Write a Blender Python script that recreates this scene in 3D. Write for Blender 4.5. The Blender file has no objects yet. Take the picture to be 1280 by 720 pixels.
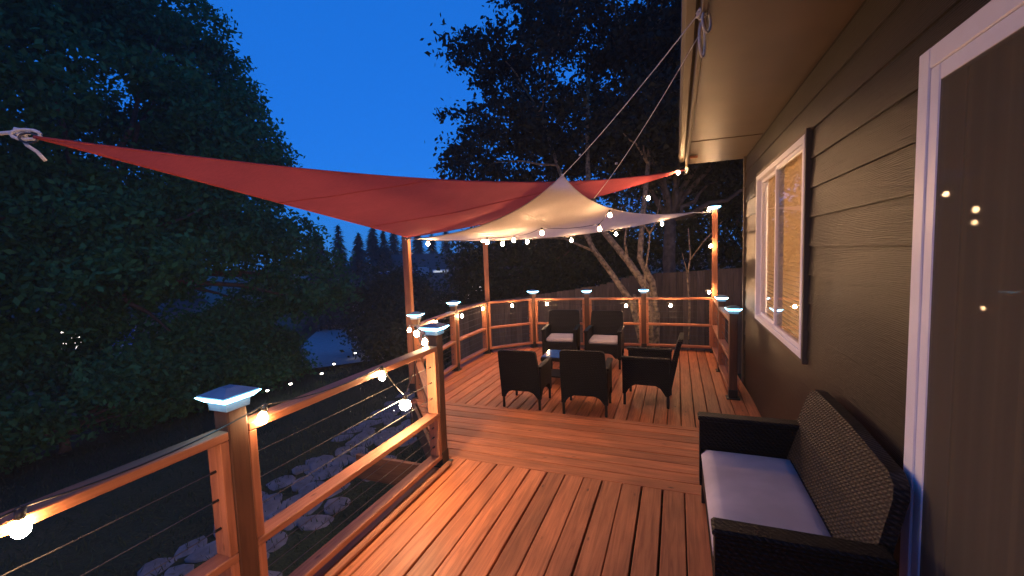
import bpy, bmesh, math, random
import numpy as np
from mathutils import Vector, Matrix
R = random.Random(7)
NR = np.random.default_rng(11)
sc = bpy.context.scene
COL = sc.collection
rad = math.radians
LOW = -0.17            # level of the lower deck
WALL = 0.87            # x of the house wall face

# ------------------------------------------------------------------ materials
def new_mat(name):
    m = bpy.data.materials.new(name); m.use_nodes = True
    nt = m.node_tree
    return m, nt, nt.nodes['Principled BSDF']
def N(nt, t, **kw):
    n = nt.nodes.new(t)
    for k, v in kw.items():
        if k in n.inputs: n.inputs[k].default_value = v
        else: setattr(n, k, v)
    return n
def ramp(nt, fac, stops):
    r = N(nt, 'ShaderNodeValToRGB')
    while len(r.color_ramp.elements) < len(stops): r.color_ramp.elements.new(.5)
    for e, (p, c) in zip(r.color_ramp.elements, stops):
        e.position = p; e.color = (*c, 1)
    nt.links.new(fac, r.inputs[0]); return r
def bump(nt, b, h, strength=.3, dist=.01):
    n = N(nt, 'ShaderNodeBump', Strength=strength, Distance=dist)
    nt.links.new(h, n.inputs['Height']); nt.links.new(n.outputs[0], b.inputs['Normal']); return n
def simple(name, col, rough=.6, metal=0, spec=.5, var=.15, scale=12, bmp=.15, bdist=.004):
    m, nt, b = new_mat(name)
    tc = N(nt, 'ShaderNodeTexCoord')
    no = N(nt, 'ShaderNodeTexNoise', Scale=scale, Detail=6.0)
    nt.links.new(tc.outputs['Object'], no.inputs['Vector'])
    r = ramp(nt, no.outputs['Fac'], [(.3, tuple(c*(1-var) for c in col)), (.7, tuple(min(1, c*(1+var)) for c in col))])
    nt.links.new(r.outputs[0], b.inputs['Base Color'])
    b.inputs['Roughness'].default_value = rough; b.inputs['Metallic'].default_value = metal
    b.inputs['Specular IOR Level'].default_value = spec
    if bmp: bump(nt, b, no.outputs['Fac'], bmp, bdist)
    return m
def wood(name, light, dark, knot, rough=.55, island=.35, spec=.35):
    """timber with grain running along the 'grain' attribute's x, each board its own tone"""
    m, nt, b = new_mat(name); L = nt.links.new
    at = N(nt, 'ShaderNodeAttribute', attribute_name='grain')
    geo = N(nt, 'ShaderNodeNewGeometry')
    off = N(nt, 'ShaderNodeVectorMath', operation='SCALE'); off.inputs[0].default_value = (37, 11, 23)
    L(geo.outputs['Random Per Island'], off.inputs['Scale'])
    add = N(nt, 'ShaderNodeVectorMath', operation='ADD'); L(at.outputs['Vector'], add.inputs[0]); L(off.outputs[0], add.inputs[1])
    mp = N(nt, 'ShaderNodeMapping'); mp.inputs['Scale'].default_value = (1.3, 26, 26); L(add.outputs[0], mp.inputs['Vector'])
    n1 = N(nt, 'ShaderNodeTexNoise', Scale=1.6, Detail=8.0, Distortion=1.2); L(mp.outputs[0], n1.inputs['Vector'])
    mp2 = N(nt, 'ShaderNodeMapping'); mp2.inputs['Scale'].default_value = (1.0, 3.0, 3.0); L(add.outputs[0], mp2.inputs['Vector'])
    n2 = N(nt, 'ShaderNodeTexNoise', Scale=2.2, Detail=4.0); L(mp2.outputs[0], n2.inputs['Vector'])
    mp3 = N(nt, 'ShaderNodeMapping'); mp3.inputs['Scale'].default_value = (2.3, 6.5, 6.5); L(add.outputs[0], mp3.inputs['Vector'])
    vo = N(nt, 'ShaderNodeTexVoronoi', Scale=1.5); L(mp3.outputs[0], vo.inputs['Vector'])
    r = ramp(nt, n1.outputs['Fac'], [(.28, dark), (.68, light)])
    kr = ramp(nt, vo.outputs['Distance'], [(.03, (1, 1, 1)), (.10, (0, 0, 0))])
    mk = N(nt, 'ShaderNodeMix', data_type='RGBA'); L(kr.outputs[0], mk.inputs['Factor']); L(r.outputs[0], mk.inputs['A']); mk.inputs['B'].default_value = (*knot, 1)
    hs = N(nt, 'ShaderNodeHueSaturation'); L(mk.outputs['Result'], hs.inputs['Color'])
    mr = N(nt, 'ShaderNodeMapRange'); mr.inputs['To Min'].default_value = 1-island; mr.inputs['To Max'].default_value = 1+island*.6
    L(geo.outputs['Random Per Island'], mr.inputs['Value'])
    mm = N(nt, 'ShaderNodeMath', operation='MULTIPLY'); L(mr.outputs[0], mm.inputs[0])
    mr2 = N(nt, 'ShaderNodeMapRange'); mr2.inputs['From Min'].default_value = .3; mr2.inputs['From Max'].default_value = .7
    mr2.inputs['To Min'].default_value = .72; mr2.inputs['To Max'].default_value = 1.18; L(n2.outputs['Fac'], mr2.inputs['Value'])
    L(mr2.outputs[0], mm.inputs[1]); L(mm.outputs[0], hs.inputs['Value'])
    L(hs.outputs[0], b.inputs['Base Color'])
    rr = N(nt, 'ShaderNodeMapRange'); rr.inputs['To Min'].default_value = rough+.12; rr.inputs['To Max'].default_value = rough-.1
    L(n1.outputs['Fac'], rr.inputs['Value']); L(rr.outputs[0], b.inputs['Roughness'])
    b.inputs['Specular IOR Level'].default_value = spec
    bump(nt, b, n1.outputs['Fac'], .35, .003)
    return m
def emit(name, col, strength):
    m = bpy.data.materials.new(name); m.use_nodes = True; nt = m.node_tree
    nt.nodes.remove(nt.nodes['Principled BSDF'])
    e = N(nt, 'ShaderNodeEmission', Strength=strength); e.inputs['Color'].default_value = (*col, 1)
    nt.links.new(e.outputs[0], nt.nodes['Material Output'].inputs['Surface']); return m
def glass(name, tint=(.9, .93, .95), gl=1.0, wob=0.0):
    m = bpy.data.materials.new(name); m.use_nodes = True; nt = m.node_tree; L = nt.links.new
    nt.nodes.remove(nt.nodes['Principled BSDF'])
    tr = N(nt, 'ShaderNodeBsdfTransparent'); tr.inputs['Color'].default_value = (*tint, 1)
    g = N(nt, 'ShaderNodeBsdfGlossy', Roughness=.02); g.inputs['Color'].default_value = (gl, gl, gl, 1)
    lw = N(nt, 'ShaderNodeLayerWeight', Blend=.5)
    pw = N(nt, 'ShaderNodeMath', operation='POWER'); L(lw.outputs['Facing'], pw.inputs[0]); pw.inputs[1].default_value = 5
    fr = N(nt, 'ShaderNodeMath', operation='MULTIPLY_ADD'); L(pw.outputs[0], fr.inputs[0]); fr.inputs[1].default_value = .9; fr.inputs[2].default_value = .05
    mx = N(nt, 'ShaderNodeMixShader'); L(fr.outputs[0], mx.inputs[0]); L(tr.outputs[0], mx.inputs[1]); L(g.outputs[0], mx.inputs[2])
    L(mx.outputs[0], nt.nodes['Material Output'].inputs['Surface'])
    return m
def wicker(name, col, lo):
    m, nt, b = new_mat(name); L = nt.links.new
    at = N(nt, 'ShaderNodeAttribute', attribute_name='grain')
    w1 = N(nt, 'ShaderNodeTexWave', bands_direction='Z', Scale=16.0, Distortion=1.2, Detail=1.0); w1.inputs['Detail Scale'].default_value = 6
    w2 = N(nt, 'ShaderNodeTexWave', bands_direction='DIAGONAL', Scale=22.0, Distortion=1.5, Detail=1.0)
    no = N(nt, 'ShaderNodeTexNoise', Scale=30.0, Detail=3.0)
    for n in (w1, w2, no): L(at.outputs['Vector'], n.inputs['Vector'])
    mu = N(nt, 'ShaderNodeMath', operation='MULTIPLY'); L(w1.outputs['Fac'], mu.inputs[0]); L(w2.outputs['Fac'], mu.inputs[1])
    ad = N(nt, 'ShaderNodeMath', operation='MULTIPLY_ADD'); L(no.outputs['Fac'], ad.inputs[0]); ad.inputs[1].default_value = .4; L(mu.outputs[0], ad.inputs[2])
    r = ramp(nt, ad.outputs[0], [(.15, lo), (.8, col)])
    L(r.outputs[0], b.inputs['Base Color']); b.inputs['Roughness'].default_value = .55; b.inputs['Specular IOR Level'].default_value = .22
    bump(nt, b, ad.outputs[0], .8, .008)
    return m
def fabric(name, col, transl=None, weave=900, rough=.9):
    m, nt, b = new_mat(name); L = nt.links.new
    tc = N(nt, 'ShaderNodeTexCoord')
    no = N(nt, 'ShaderNodeTexNoise', Scale=3.0, Detail=6.0); L(tc.outputs['Object'], no.inputs['Vector'])
    n2 = N(nt, 'ShaderNodeTexNoise', Scale=float(weave), Detail=1.0); L(tc.outputs['Object'], n2.inputs['Vector'])
    mps = N(nt, 'ShaderNodeMapping'); mps.inputs['Scale'].default_value = (2.0, 60.0, 60.0); L(tc.outputs['Object'], mps.inputs['Vector'])
    n4 = N(nt, 'ShaderNodeTexNoise', Scale=1.5, Detail=3.0); L(mps.outputs[0], n4.inputs['Vector'])
    cmb = N(nt, 'ShaderNodeMath', operation='MULTIPLY_ADD'); L(n4.outputs['Fac'], cmb.inputs[0]); cmb.inputs[1].default_value = .45 if transl else .05
    hlf = N(nt, 'ShaderNodeMath', operation='MULTIPLY'); L(no.outputs['Fac'], hlf.inputs[0]); hlf.inputs[1].default_value = .55 if transl else .95; L(hlf.outputs[0], cmb.inputs[2])
    r = ramp(nt, cmb.outputs[0], [(.34, tuple(c*.80 for c in col)), (.66, tuple(min(1, c*1.14) for c in col))])
    L(r.outputs[0], b.inputs['Base Color']); b.inputs['Roughness'].default_value = rough; b.inputs['Specular IOR Level'].default_value = .15
    bn = bump(nt, b, n2.outputs['Fac'], .25, .002)
    if transl:
        t = N(nt, 'ShaderNodeBsdfTranslucent'); t.inputs['Color'].default_value = (*transl, 1)
        mx = N(nt, 'ShaderNodeMixShader'); mx.inputs[0].default_value = .46
        L(b.outputs[0], mx.inputs[1]); L(t.outputs[0], mx.inputs[2])
        L(mx.outputs[0], nt.nodes['Material Output'].inputs['Surface'])
    return m
def leafmat(name, c1, c2, tr=.3):
    m, nt, b = new_mat(name); L = nt.links.new
    geo = N(nt, 'ShaderNodeNewGeometry')
    tc = N(nt, 'ShaderNodeTexCoord'); no = N(nt, 'ShaderNodeTexNoise', Scale=.7, Detail=3.0); L(tc.outputs['Object'], no.inputs['Vector'])
    ad = N(nt, 'ShaderNodeMath', operation='MULTIPLY_ADD'); L(geo.outputs['Random Per Island'], ad.inputs[0]); ad.inputs[1].default_value = .5
    sb = N(nt, 'ShaderNodeMath', operation='MULTIPLY'); L(no.outputs['Fac'], sb.inputs[0]); sb.inputs[1].default_value = .6; L(sb.outputs[0], ad.inputs[2])
    r = ramp(nt, ad.outputs[0], [(.15, c1), (.85, c2)])
    L(r.outputs[0], b.inputs['Base Color']); b.inputs['Roughness'].default_value = .6; b.inputs['Specular IOR Level'].default_value = .08
    t = N(nt, 'ShaderNodeBsdfTranslucent'); L(r.outputs[0], t.inputs['Color'])
    mx = N(nt, 'ShaderNodeMixShader'); mx.inputs[0].default_value = tr
    L(b.outputs[0], mx.inputs[1]); L(t.outputs[0], mx.inputs[2]); L(mx.outputs[0], nt.nodes['Material Output'].inputs['Surface'])
    return m

M = {}
M['deck'] = wood('deck_timber', (.50, .155, .054), (.27, .078, .028), (.085, .027, .012), rough=.55, island=.30)
M['rail'] = wood('rail_timber', (.40, .155, .078), (.26, .095, .045), (.14, .05, .025), rough=.55, island=.18)
M['post'] = wood('post_timber', (.12, .050, .026), (.075, .030, .016), (.10, .04, .02), rough=.6, island=.12)
M['fence'] = wood('fence_boards', (.12, .085, .062), (.07, .05, .038), (.035, .026, .02), rough=.8, island=.35)
M['black'] = simple('black_metal', (.012, .012, .013), .5, .3, bmp=.05)
M['socket'] = simple('black_socket', (.015, .014, .013), .45, bmp=.05)
M['cable'] = simple('steel_cable', (.12, .12, .12), .6, 1.0, bmp=0)
M['bulb'] = emit('lit_bulb', (1.0, .56, .26), 520)
M['bulb_big'] = emit('lit_flood_bulb', (1.0, .66, .36), 800)
M['lens'] = emit('lit_cap_lens', (.34, .76, 1.0), 14.0)
M['caproof'] = simple('cap_roof', (.13, .28, .40), .3, .2, bmp=.03)  # bluish glow from the lit lens painted into the roof colour
M['capskirt'] = simple('cap_skirt', (.22, .30, .36), .25, 0, bmp=.03)
M['red'] = fabric('red_sail_cloth', (.54, .098, .105), (.42, .065, .065), 700)
M['cream'] = fabric('cream_sail_cloth', (.60, .56, .57), (.64, .60, .62), 700)
M['rope'] = simple('white_rope', (.62, .60, .58), .8, scale=120, bmp=.5)
M['wicker'] = wicker('dark_wicker', (.008, .007, .0065), (.002, .002, .002))
M['wicker2'] = wicker('brown_wicker', (.062, .046, .034), (.009, .007, .006))
M['cushion'] = fabric('pale_cushion', (.58, .50, .47))
M['steel_leg'] = simple('dark_leg', (.012, .011, .011), .45, .2, bmp=.05)
M['white'] = simple('white_vinyl', (.82, .80, .84), .4, var=.03, bmp=.03)
M['soffit'] = simple('soffit_paint', (.092, .056, .032), .42, var=.12, scale=3, bmp=.12)
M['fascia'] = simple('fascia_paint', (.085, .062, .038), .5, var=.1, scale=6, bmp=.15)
M['roof'] = simple('roof_shingle', (.05, .047, .045), .9, var=.4, scale=30, bmp=.6)
M['plaster'] = simple('room_plaster', (.075, .062, .045), .8, var=.05, bmp=.03)
M['blind'] = fabric('blind_slats', (.72, .62, .47), (.88, .70, .48), 60, .6)
M['curtain'] = fabric('door_blind_fabric', (.30, .25, .18), (.16, .125, .075), 400)
M['glass'] = glass('window_glass')
M['tableglass'] = simple('table_glass', (.04, .13, .42), .06, 0, spec=1.0, bmp=0)  # blue of the reflected sky put into the base colour
def screen_mat():
    m, nt, b = new_mat('insect_screen_mesh'); L = nt.links.new
    b.inputs['Base Color'].default_value = (.115, .098, .072, 1); b.inputs['Roughness'].default_value = .8; b.inputs['Specular IOR Level'].default_value = .1
    tr = N(nt, 'ShaderNodeBsdfTransparent'); mx = N(nt, 'ShaderNodeMixShader'); mx.inputs[0].default_value = .58
    L(tr.outputs[0], mx.inputs[1]); L(b.outputs[0], mx.inputs[2]); L(mx.outputs[0], nt.nodes['Material Output'].inputs['Surface']); return m
M['screen'] = screen_mat()
M['bark'] = simple('mossy_bark', (.20, .145, .085), .9, var=.7, scale=14, bmp=1.0, bdist=.03)
M['bark_dark'] = simple('dark_bark', (.09, .07, .055), .9, var=.5, scale=8, bmp=1.0, bdist=.03)
M['leaf_left'] = leafmat('maple_leaf', (.016, .075, .028), (.070, .22, .075))
M['leaf_right'] = leafmat('dark_leaf', (.012, .017, .013), (.034, .040, .026), .2)
M['leaf_bush'] = leafmat('bush_leaf', (.018, .035, .02), (.045, .075, .04))
M['needle'] = leafmat('needle', (.012, .026, .020), (.030, .055, .042), .1)
M['stone'] = simple('flat_stone', (.125, .125, .135), .85, var=.35, scale=7, bmp=.8, bdist=.02)
M['street'] = simple('street_asphalt', (.22, .22, .23), .8, var=.15, scale=5, bmp=.2)
M['siding_far'] = simple('far_house_siding', (.34, .34, .36), .8, var=.08, bmp=.05)
M['siding_far2'] = simple('far_house_tan', (.22, .19, .16), .8, var=.08, bmp=.05)
M['pane_far'] = emit('lit_far_window', (.75, .82, 1.0), .7)
M['pane_warm'] = emit('lit_far_window_warm', (1.0, .92, .80), 4)
M['streetlight'] = emit('street_lamp_light', (1.0, .88, .72), 30)
M['lantern'] = emit('room_lamp_light', (1.0, .55, .33), 1000)
M['lamp_shade'] = emit('bedroom_lamp_light', (1.0, .62, .34), 3200)

def grass_mat():
    m, nt, b = new_mat('lawn'); L = nt.links.new
    tc = N(nt, 'ShaderNodeTexCoord')
    a = N(nt, 'ShaderNodeTexNoise', Scale=.35, Detail=8.0); L(tc.outputs['Object'], a.inputs['Vector'])
    c = N(nt, 'ShaderNodeTexNoise', Scale=22.0, Detail=6.0); L(tc.outputs['Object'], c.inputs['Vector'])
    mu = N(nt, 'ShaderNodeMath', operation='MULTIPLY_ADD'); L(a.outputs['Fac'], mu.inputs[0]); mu.inputs[1].default_value = .6
    s = N(nt, 'ShaderNodeMath', operation='MULTIPLY'); L(c.outputs['Fac'], s.inputs[0]); s.inputs[1].default_value = .45; L(s.outputs[0], mu.inputs[2])
    r = ramp(nt, mu.outputs[0], [(.35, (.022, .026, .016)), (.55, (.035, .050, .024)), (.75, (.07, .065, .04))])
    L(r.outputs[0], b.inputs['Base Color']); b.inputs['Roughness'].default_value = 1.0; b.inputs['Specular IOR Level'].default_value = .1
    bump(nt, b, c.outputs['Fac'], .9, .05); return m
M['lawn'] = grass_mat()

def siding_mat():
    m, nt, b = new_mat('lap_siding_paint'); L = nt.links.new
    at = N(nt, 'ShaderNodeAttribute', attribute_name='grain')
    geo = N(nt, 'ShaderNodeNewGeometry')
    off = N(nt, 'ShaderNodeVectorMath', operation='SCALE'); off.inputs[0].default_value = (31, 17, 9); L(geo.outputs['Random Per Island'], off.inputs['Scale'])
    ad = N(nt, 'ShaderNodeVectorMath', operation='ADD'); L(at.outputs['Vector'], ad.inputs[0]); L(off.outputs[0], ad.inputs[1])
    mp = N(nt, 'ShaderNodeMapping'); mp.inputs['Scale'].default_value = (1.6, 14, 14); L(ad.outputs[0], mp.inputs['Vector'])
    n = N(nt, 'ShaderNodeTexNoise', Scale=2.2, Detail=5.0, Distortion=2.5); L(mp.outputs[0], n.inputs['Vector'])
    w = N(nt, 'ShaderNodeTexWave', bands_direction='Y', Scale=2.6, Distortion=7.0, Detail=3.0); w.inputs['Detail Scale'].default_value = .8; L(mp.outputs[0], w.inputs['Vector'])
    n3 = N(nt, 'ShaderNodeTexNoise', Scale=1.2, Detail=5.0); L(at.outputs['Vector'], n3.inputs['Vector'])
    r = ramp(nt, n3.outputs['Fac'], [(.3, (.019, .0155, .0125)), (.7, (.030, .0245, .019))])
    L(r.outputs[0], b.inputs['Base Color']); b.inputs['Roughness'].default_value = .36; b.inputs['Specular IOR Level'].default_value = .16
    mx = N(nt, 'ShaderNodeMath', operation='MULTIPLY_ADD'); L(w.outputs['Fac'], mx.inputs[0]); mx.inputs[1].default_value = .5; L(n.outputs['Fac'], mx.inputs[2])
    bump(nt, b, mx.outputs[0], .45, .004); return m
M['siding'] = siding_mat()

# ------------------------------------------------------------------ mesh helpers
BASE = {}
class MB:
    def __init__(s): s.v = []; s.f = []; s.g = []
    def add(s, vs, fs, gr=None):
        o = len(s.v); s.v += [tuple(p) for p in vs]; s.f += [tuple(i+o for i in f) for f in fs]
        s.g += [tuple(p) for p in (gr if gr is not None else vs)]
        return s
    def build(s, name, mat, parent=None, smooth=False, world=True):
        me = bpy.data.meshes.new(name)
        off = Vector((0, 0, 0))
        if parent is not None and world: off = BASE[parent]
        me.from_pydata([tuple(Vector(p)-off) for p in s.v], [], s.f)
        bm = bmesh.new(); bm.from_mesh(me); bmesh.ops.recalc_face_normals(bm, faces=bm.faces); bm.to_mesh(me); bm.free()
        a = me.attributes.new('grain', 'FLOAT_VECTOR', 'POINT')
        a.data.foreach_set('vector', [c for p in s.g for c in p])
        if smooth: me.polygons.foreach_set('use_smooth', [True]*len(me.polygons))
        me.materials.append(mat)
        o = bpy.data.objects.new(name, me); COL.objects.link(o)
        if parent is not None:
            o.parent = parent; BASE[o] = off
        else: BASE[o] = Vector((0, 0, 0))
        return o
    def box(s, c, d, rot=None, ch=.003, axis=None):
        """chamfered box centre c, full size d, optional 3x3 rotation; grain along the longest side"""
        X, Y, Z = (q/2 for q in d); ch = min(ch, min(X, Y, Z)*.6)
        vs = []; idx = {}
        for sx in (-1, 1):
            for sy in (-1, 1):
                for sz in (-1, 1):
                    idx[sx, sy, sz] = len(vs)
                    vs += [(sx*X, sy*(Y-ch), sz*(Z-ch)), (sx*(X-ch), sy*Y, sz*(Z-ch)), (sx*(X-ch), sy*(Y-ch), sz*Z)]
        fs = []
        q = [(-1, -1), (1, -1), (1, 1), (-1, 1)]
        for t in (-1, 1):
            fs.append([idx[t, a, b] for a, b in q]); fs.append([idx[a, t, b]+1 for a, b in q]); fs.append([idx[a, b, t]+2 for a, b in q])
        for a, b in q:
            fs.append([idx[-1, a, b]+1, idx[1, a, b]+1, idx[1, a, b]+2, idx[-1, a, b]+2])
            fs.append([idx[a, -1, b], idx[a, 1, b], idx[a, 1, b]+2, idx[a, -1, b]+2])
            fs.append([idx[a, b, -1], idx[a, b, 1], idx[a, b, 1]+1, idx[a, b, -1]+1])
        for k, i in idx.items(): fs.append([i, i+1, i+2])
        ax = axis if axis is not None else max(range(3), key=lambda i: d[i])
        o = [i for i in range(3) if i != ax]
        gr = [(p[ax], p[o[0]], p[o[1]]) for p in vs]
        if rot is not None: vs = [rot @ Vector(p) for p in vs]
        c = Vector(c)
        return s.add([Vector(p)+c for p in vs], fs, gr)
    def beam(s, a, b, w, h, ch=.003, up=(0, 0, 1)):
        """box from a to b, w across, h along up"""
        a, b = Vector(a), Vector(b); d = b-a; l = d.length; x = d.normalized()
        y = Vector(up).cross(x).normalized(); z = x.cross(y)
        rot = Matrix((x, y, z)).transposed()
        return s.box((a+b)/2, (l, w, h), rot, ch, 0)
    def tube(s, pts, r, n=6, cap=True):
        pts = [Vector(p) for p in pts]; rs = r if isinstance(r, (list, tuple)) else [r]*len(pts)
        vs = []; fs = []; prev = None
        for i, p in enumerate(pts):
            t = (pts[min(i+1, len(pts)-1)]-pts[max(i-1, 0)]).normalized()
            if prev is None: u = t.orthogonal().normalized()
            else: u = (prev - t*prev.dot(t)).normalized()
            prev = u; w = t.cross(u)
            for k in range(n):
                a = 2*math.pi*k/n; vs.append(p+(u*math.cos(a)+w*math.sin(a))*rs[i])
        for i in range(len(pts)-1):
            for k in range(n):
                fs.append((i*n+k, i*n+(k+1) % n, (i+1)*n+(k+1) % n, (i+1)*n+k))
        if cap: fs += [tuple(range(n)), tuple(range((len(pts)-1)*n, len(pts)*n))]
        return s.add(vs, fs)
    def lathe(s, prof, n=12, c=(0, 0, 0)):
        vs = []; fs = []; c = Vector(c)
        for r, z in prof:
            for k in range(n):
                a = 2*math.pi*k/n; vs.append(c+Vector((r*math.cos(a), r*math.sin(a), z)))
        for i in range(len(prof)-1):
            for k in range(n): fs.append((i*n+k, i*n+(k+1) % n, (i+1)*n+(k+1) % n, (i+1)*n+k))
        fs += [tuple(range(n)), tuple(range((len(prof)-1)*n, len(prof)*n))]
        return s.add(vs, fs)
    def frus(s, c, z0, w0, z1, w1):
        vs = []
        for z, w in ((z0, w0), (z1, w1)):
            vs += [(c[0]+a*w/2, c[1]+b*w/2, z) for a, b in ((-1, -1), (1, -1), (1, 1), (-1, 1))]
        return s.add(vs, [(0, 1, 2, 3), (4, 5, 6, 7)]+[(i, (i+1) % 4, 4+(i+1) % 4, 4+i) for i in range(4)])
    def prism(s, poly, fn, t0, t1):
        """polygon (2d list) mapped by fn(u,v,t) between t0 and t1"""
        n = len(poly)
        vs = [fn(u, v, t0) for u, v in poly]+[fn(u, v, t1) for u, v in poly]
        return s.add(vs, [tuple(range(n)), tuple(range(n, 2*n))]+[(i, (i+1) % n, n+(i+1) % n, n+i) for i in range(n)])

def tag(o, label=None, cat=None, group=None, kind=None):
    if label: o['label'] = label
    if cat: o['category'] = cat
    if group: o['group'] = group
    if kind: o['kind'] = kind
    return o
def thing(name, label, cat, loc=(0, 0, 0), group=None, rz=0):
    o = bpy.data.objects.new(name, None); COL.objects.link(o)
    o.location = loc; o.rotation_euler = (0, 0, rz); o.empty_display_size = .1
    BASE[o] = Vector(loc) if rz == 0 else Vector((0, 0, 0))
    return tag(o, label, cat, group)
def dup(src, label=None, loc=None, rz=None, scale=None):
    c = src.copy(); COL.objects.link(c)
    if label: c['label'] = label
    if loc is not None: c.location = loc
    if rz is not None: c.rotation_euler = (0, 0, rz)
    if scale is not None: c.scale = (scale,)*3
    for ch in list(src.children):
        d = ch.copy(); COL.objects.link(d); d.parent = c
        for g in list(ch.children):
            e = g.copy(); COL.objects.link(e); e.parent = d
    return c
def lerp(a, b, t): return tuple(p+(q-p)*t for p, q in zip(a, b))
def catenary(a, b, sag, n=10):
    out = []
    for i in range(n+1):
        t = i/n; p = lerp(a, b, t); out.append((p[0], p[1], p[2]-sag*4*t*(1-t)))
    return out

# ------------------------------------------------------------------ ground
def gz(x, y):
    z = -1.15
    if x < -3.5: z -= .13*(-3.5-x) if x > -18 else .13*14.5+.035*(-18-x)
    if y > 11: z -= .035*(min(y, 60)-11)
    z += .05*math.sin(x*.7+y*.4)+.03*math.sin(y*1.3-x*.3)
    return max(z, -6.5)
xs = [-400, -200, -120, -80, -60, -45]+[-36+i*1.2 for i in range(40)]+[14, 20, 30, 60, 120, 300]
ys = [-300, -120, -60, -30, -18]+[-12+i*1.2 for i in range(46)]+[46, 52, 60, 75, 100, 150, 250, 500]
g = MB(); W_ = len(ys)
g.add([(x, y, gz(x, y)) for x in xs for y in ys], [(i*W_+j, (i+1)*W_+j, (i+1)*W_+j+1, i*W_+j+1) for i in range(len(xs)-1) for j in range(W_-1)])
tag(g.build('ground', M['lawn'], smooth=True), kind='structure')
# street running away downhill on the left
st = MB()
cl = [(-11.2, 12.2), (-14.4, 15.6), (-18.4, 19.9), (-24.6, 27.5), (-33, 38), (-43, 52), (-58, 75)]
vs = []
for i, (x, y) in enumerate(cl):
    w = 1.7 if i < 2 else 2.4
    for s_ in (-1, 1): px, py = x+s_*w*.77, y+s_*w*.64; vs.append((px, py, max(gz(px, py), gz(x, y))+.06))
st.add(vs, [(2*i, 2*i+1, 2*i+3, 2*i+2) for i in range(len(cl)-1)])
tag(st.build('street', M['street']), kind='structure')

# grass blades near the deck: stuff
def quads_obj(name, P, U, V, mat, parent=None):
    n = len(P); vs = np.empty((n, 4, 3), np.float32)
    vs[:, 0] = P-U; vs[:, 1] = P+V*.55-U*.1; vs[:, 2] = P+U; vs[:, 3] = P-V*.55+U*.1
    me = bpy.data.meshes.new(name)
    me.vertices.add(n*4); me.vertices.foreach_set('co', vs.ravel())
    me.loops.add(n*4); me.loops.foreach_set('vertex_index', np.arange(n*4, dtype=np.int32))
    me.polygons.add(n); me.polygons.foreach_set('loop_start', np.arange(n, dtype=np.int32)*4)
    me.update(calc_edges=True); me.materials.append(mat)
    o = bpy.data.objects.new(name, me); COL.objects.link(o)
    if parent is not None:
        o.parent = parent; BASE[o] = BASE[parent]
        me.transform(Matrix.Translation(-BASE[parent]))
    return o
n = 16000
gx = NR.uniform(-13, -2.6, n); gy = NR.uniform(-1, 13, n)
P = np.array([(x, y, gz(x, y)+.03) for x, y in zip(gx, gy)])
ang = NR.uniform(0, 6.28, n)
U = np.stack([NR.normal(0, .03, n), NR.normal(0, .03, n), NR.uniform(.03, .085, n)], 1)
V = np.stack([np.cos(ang), np.sin(ang), np.zeros(n)], 1)*.012
tag(quads_obj('grass', P, U, V, M['leaf_bush']), 'short rough grass growing on the slope beside the deck', 'grass', kind='stuff')

# ribbon of flat stones under the deck's left side
def stone_mesh(r, sx, sy):
    m = MB(); n = 9; ring = []
    rr = [r*R.uniform(.8, 1.12) for _ in range(n)]
    def P_(k, f, z): a = 2*math.pi*k/n; return (rr[k]*f*sx*math.cos(a), rr[k]*f*sy*math.sin(a), z+R.uniform(-.006, .006))
    vs = [P_(k, .96, -.10) for k in range(n)]+[P_(k, 1, .02) for k in range(n)]+[P_(k, .86, .055) for k in range(n)]+[P_(k, .4, .068) for k in range(n)]+[(0, 0, .07)]
    fs = []
    for L_ in range(3):
        for k in range(n): fs.append((L_*n+k, L_*n+(k+1) % n, (L_+1)*n+(k+1) % n, (L_+1)*n+k))
    fs += [(3*n+k, 3*n+(k+1) % n, 4*n) for k in range(n)]
    return m.add(vs, fs)
protos = [stone_mesh(.2, R.uniform(.85, 1.25), R.uniform(.7, .95)).build('flat_stone', M['stone'], smooth=True) for _ in range(7)]
STG = 'flat stones laid in a ribbon on the slope below the deck'
STL = 'flat grey stone lying in the ribbon of stones below the deck railing'
for o in protos: tag(o, STL, 'stone', STG)
k = 0; y = 1.2; used = 0
spots = []
while y < 8.6:
    cx = -3.95-.16*(y-1.2)-.02*(y-4)**2*.3
    for j in range(5):
        x = cx+(j-2.2)*.34+R.uniform(-.06, .06); yy = y+R.uniform(-.09, .09)
        if j in (0, 4) and R.random() < .25: continue
        spots.append((x, yy))
    y += .335
for i, (x, y) in enumerate(spots):
    o = protos[i] if i < 7 else protos[i % 7].copy()
    if i >= 7: COL.objects.link(o)
    o.location = (x, y, gz(x, y)+R.uniform(-.01, .02)); o.rotation_euler = (R.uniform(-.06, .06), R.uniform(-.06, .06)+.1, R.uniform(0, 6.28))
    s_ = R.uniform(.86, 1.15); o.scale = (s_*1.06, s_*1.06, .32)

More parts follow.
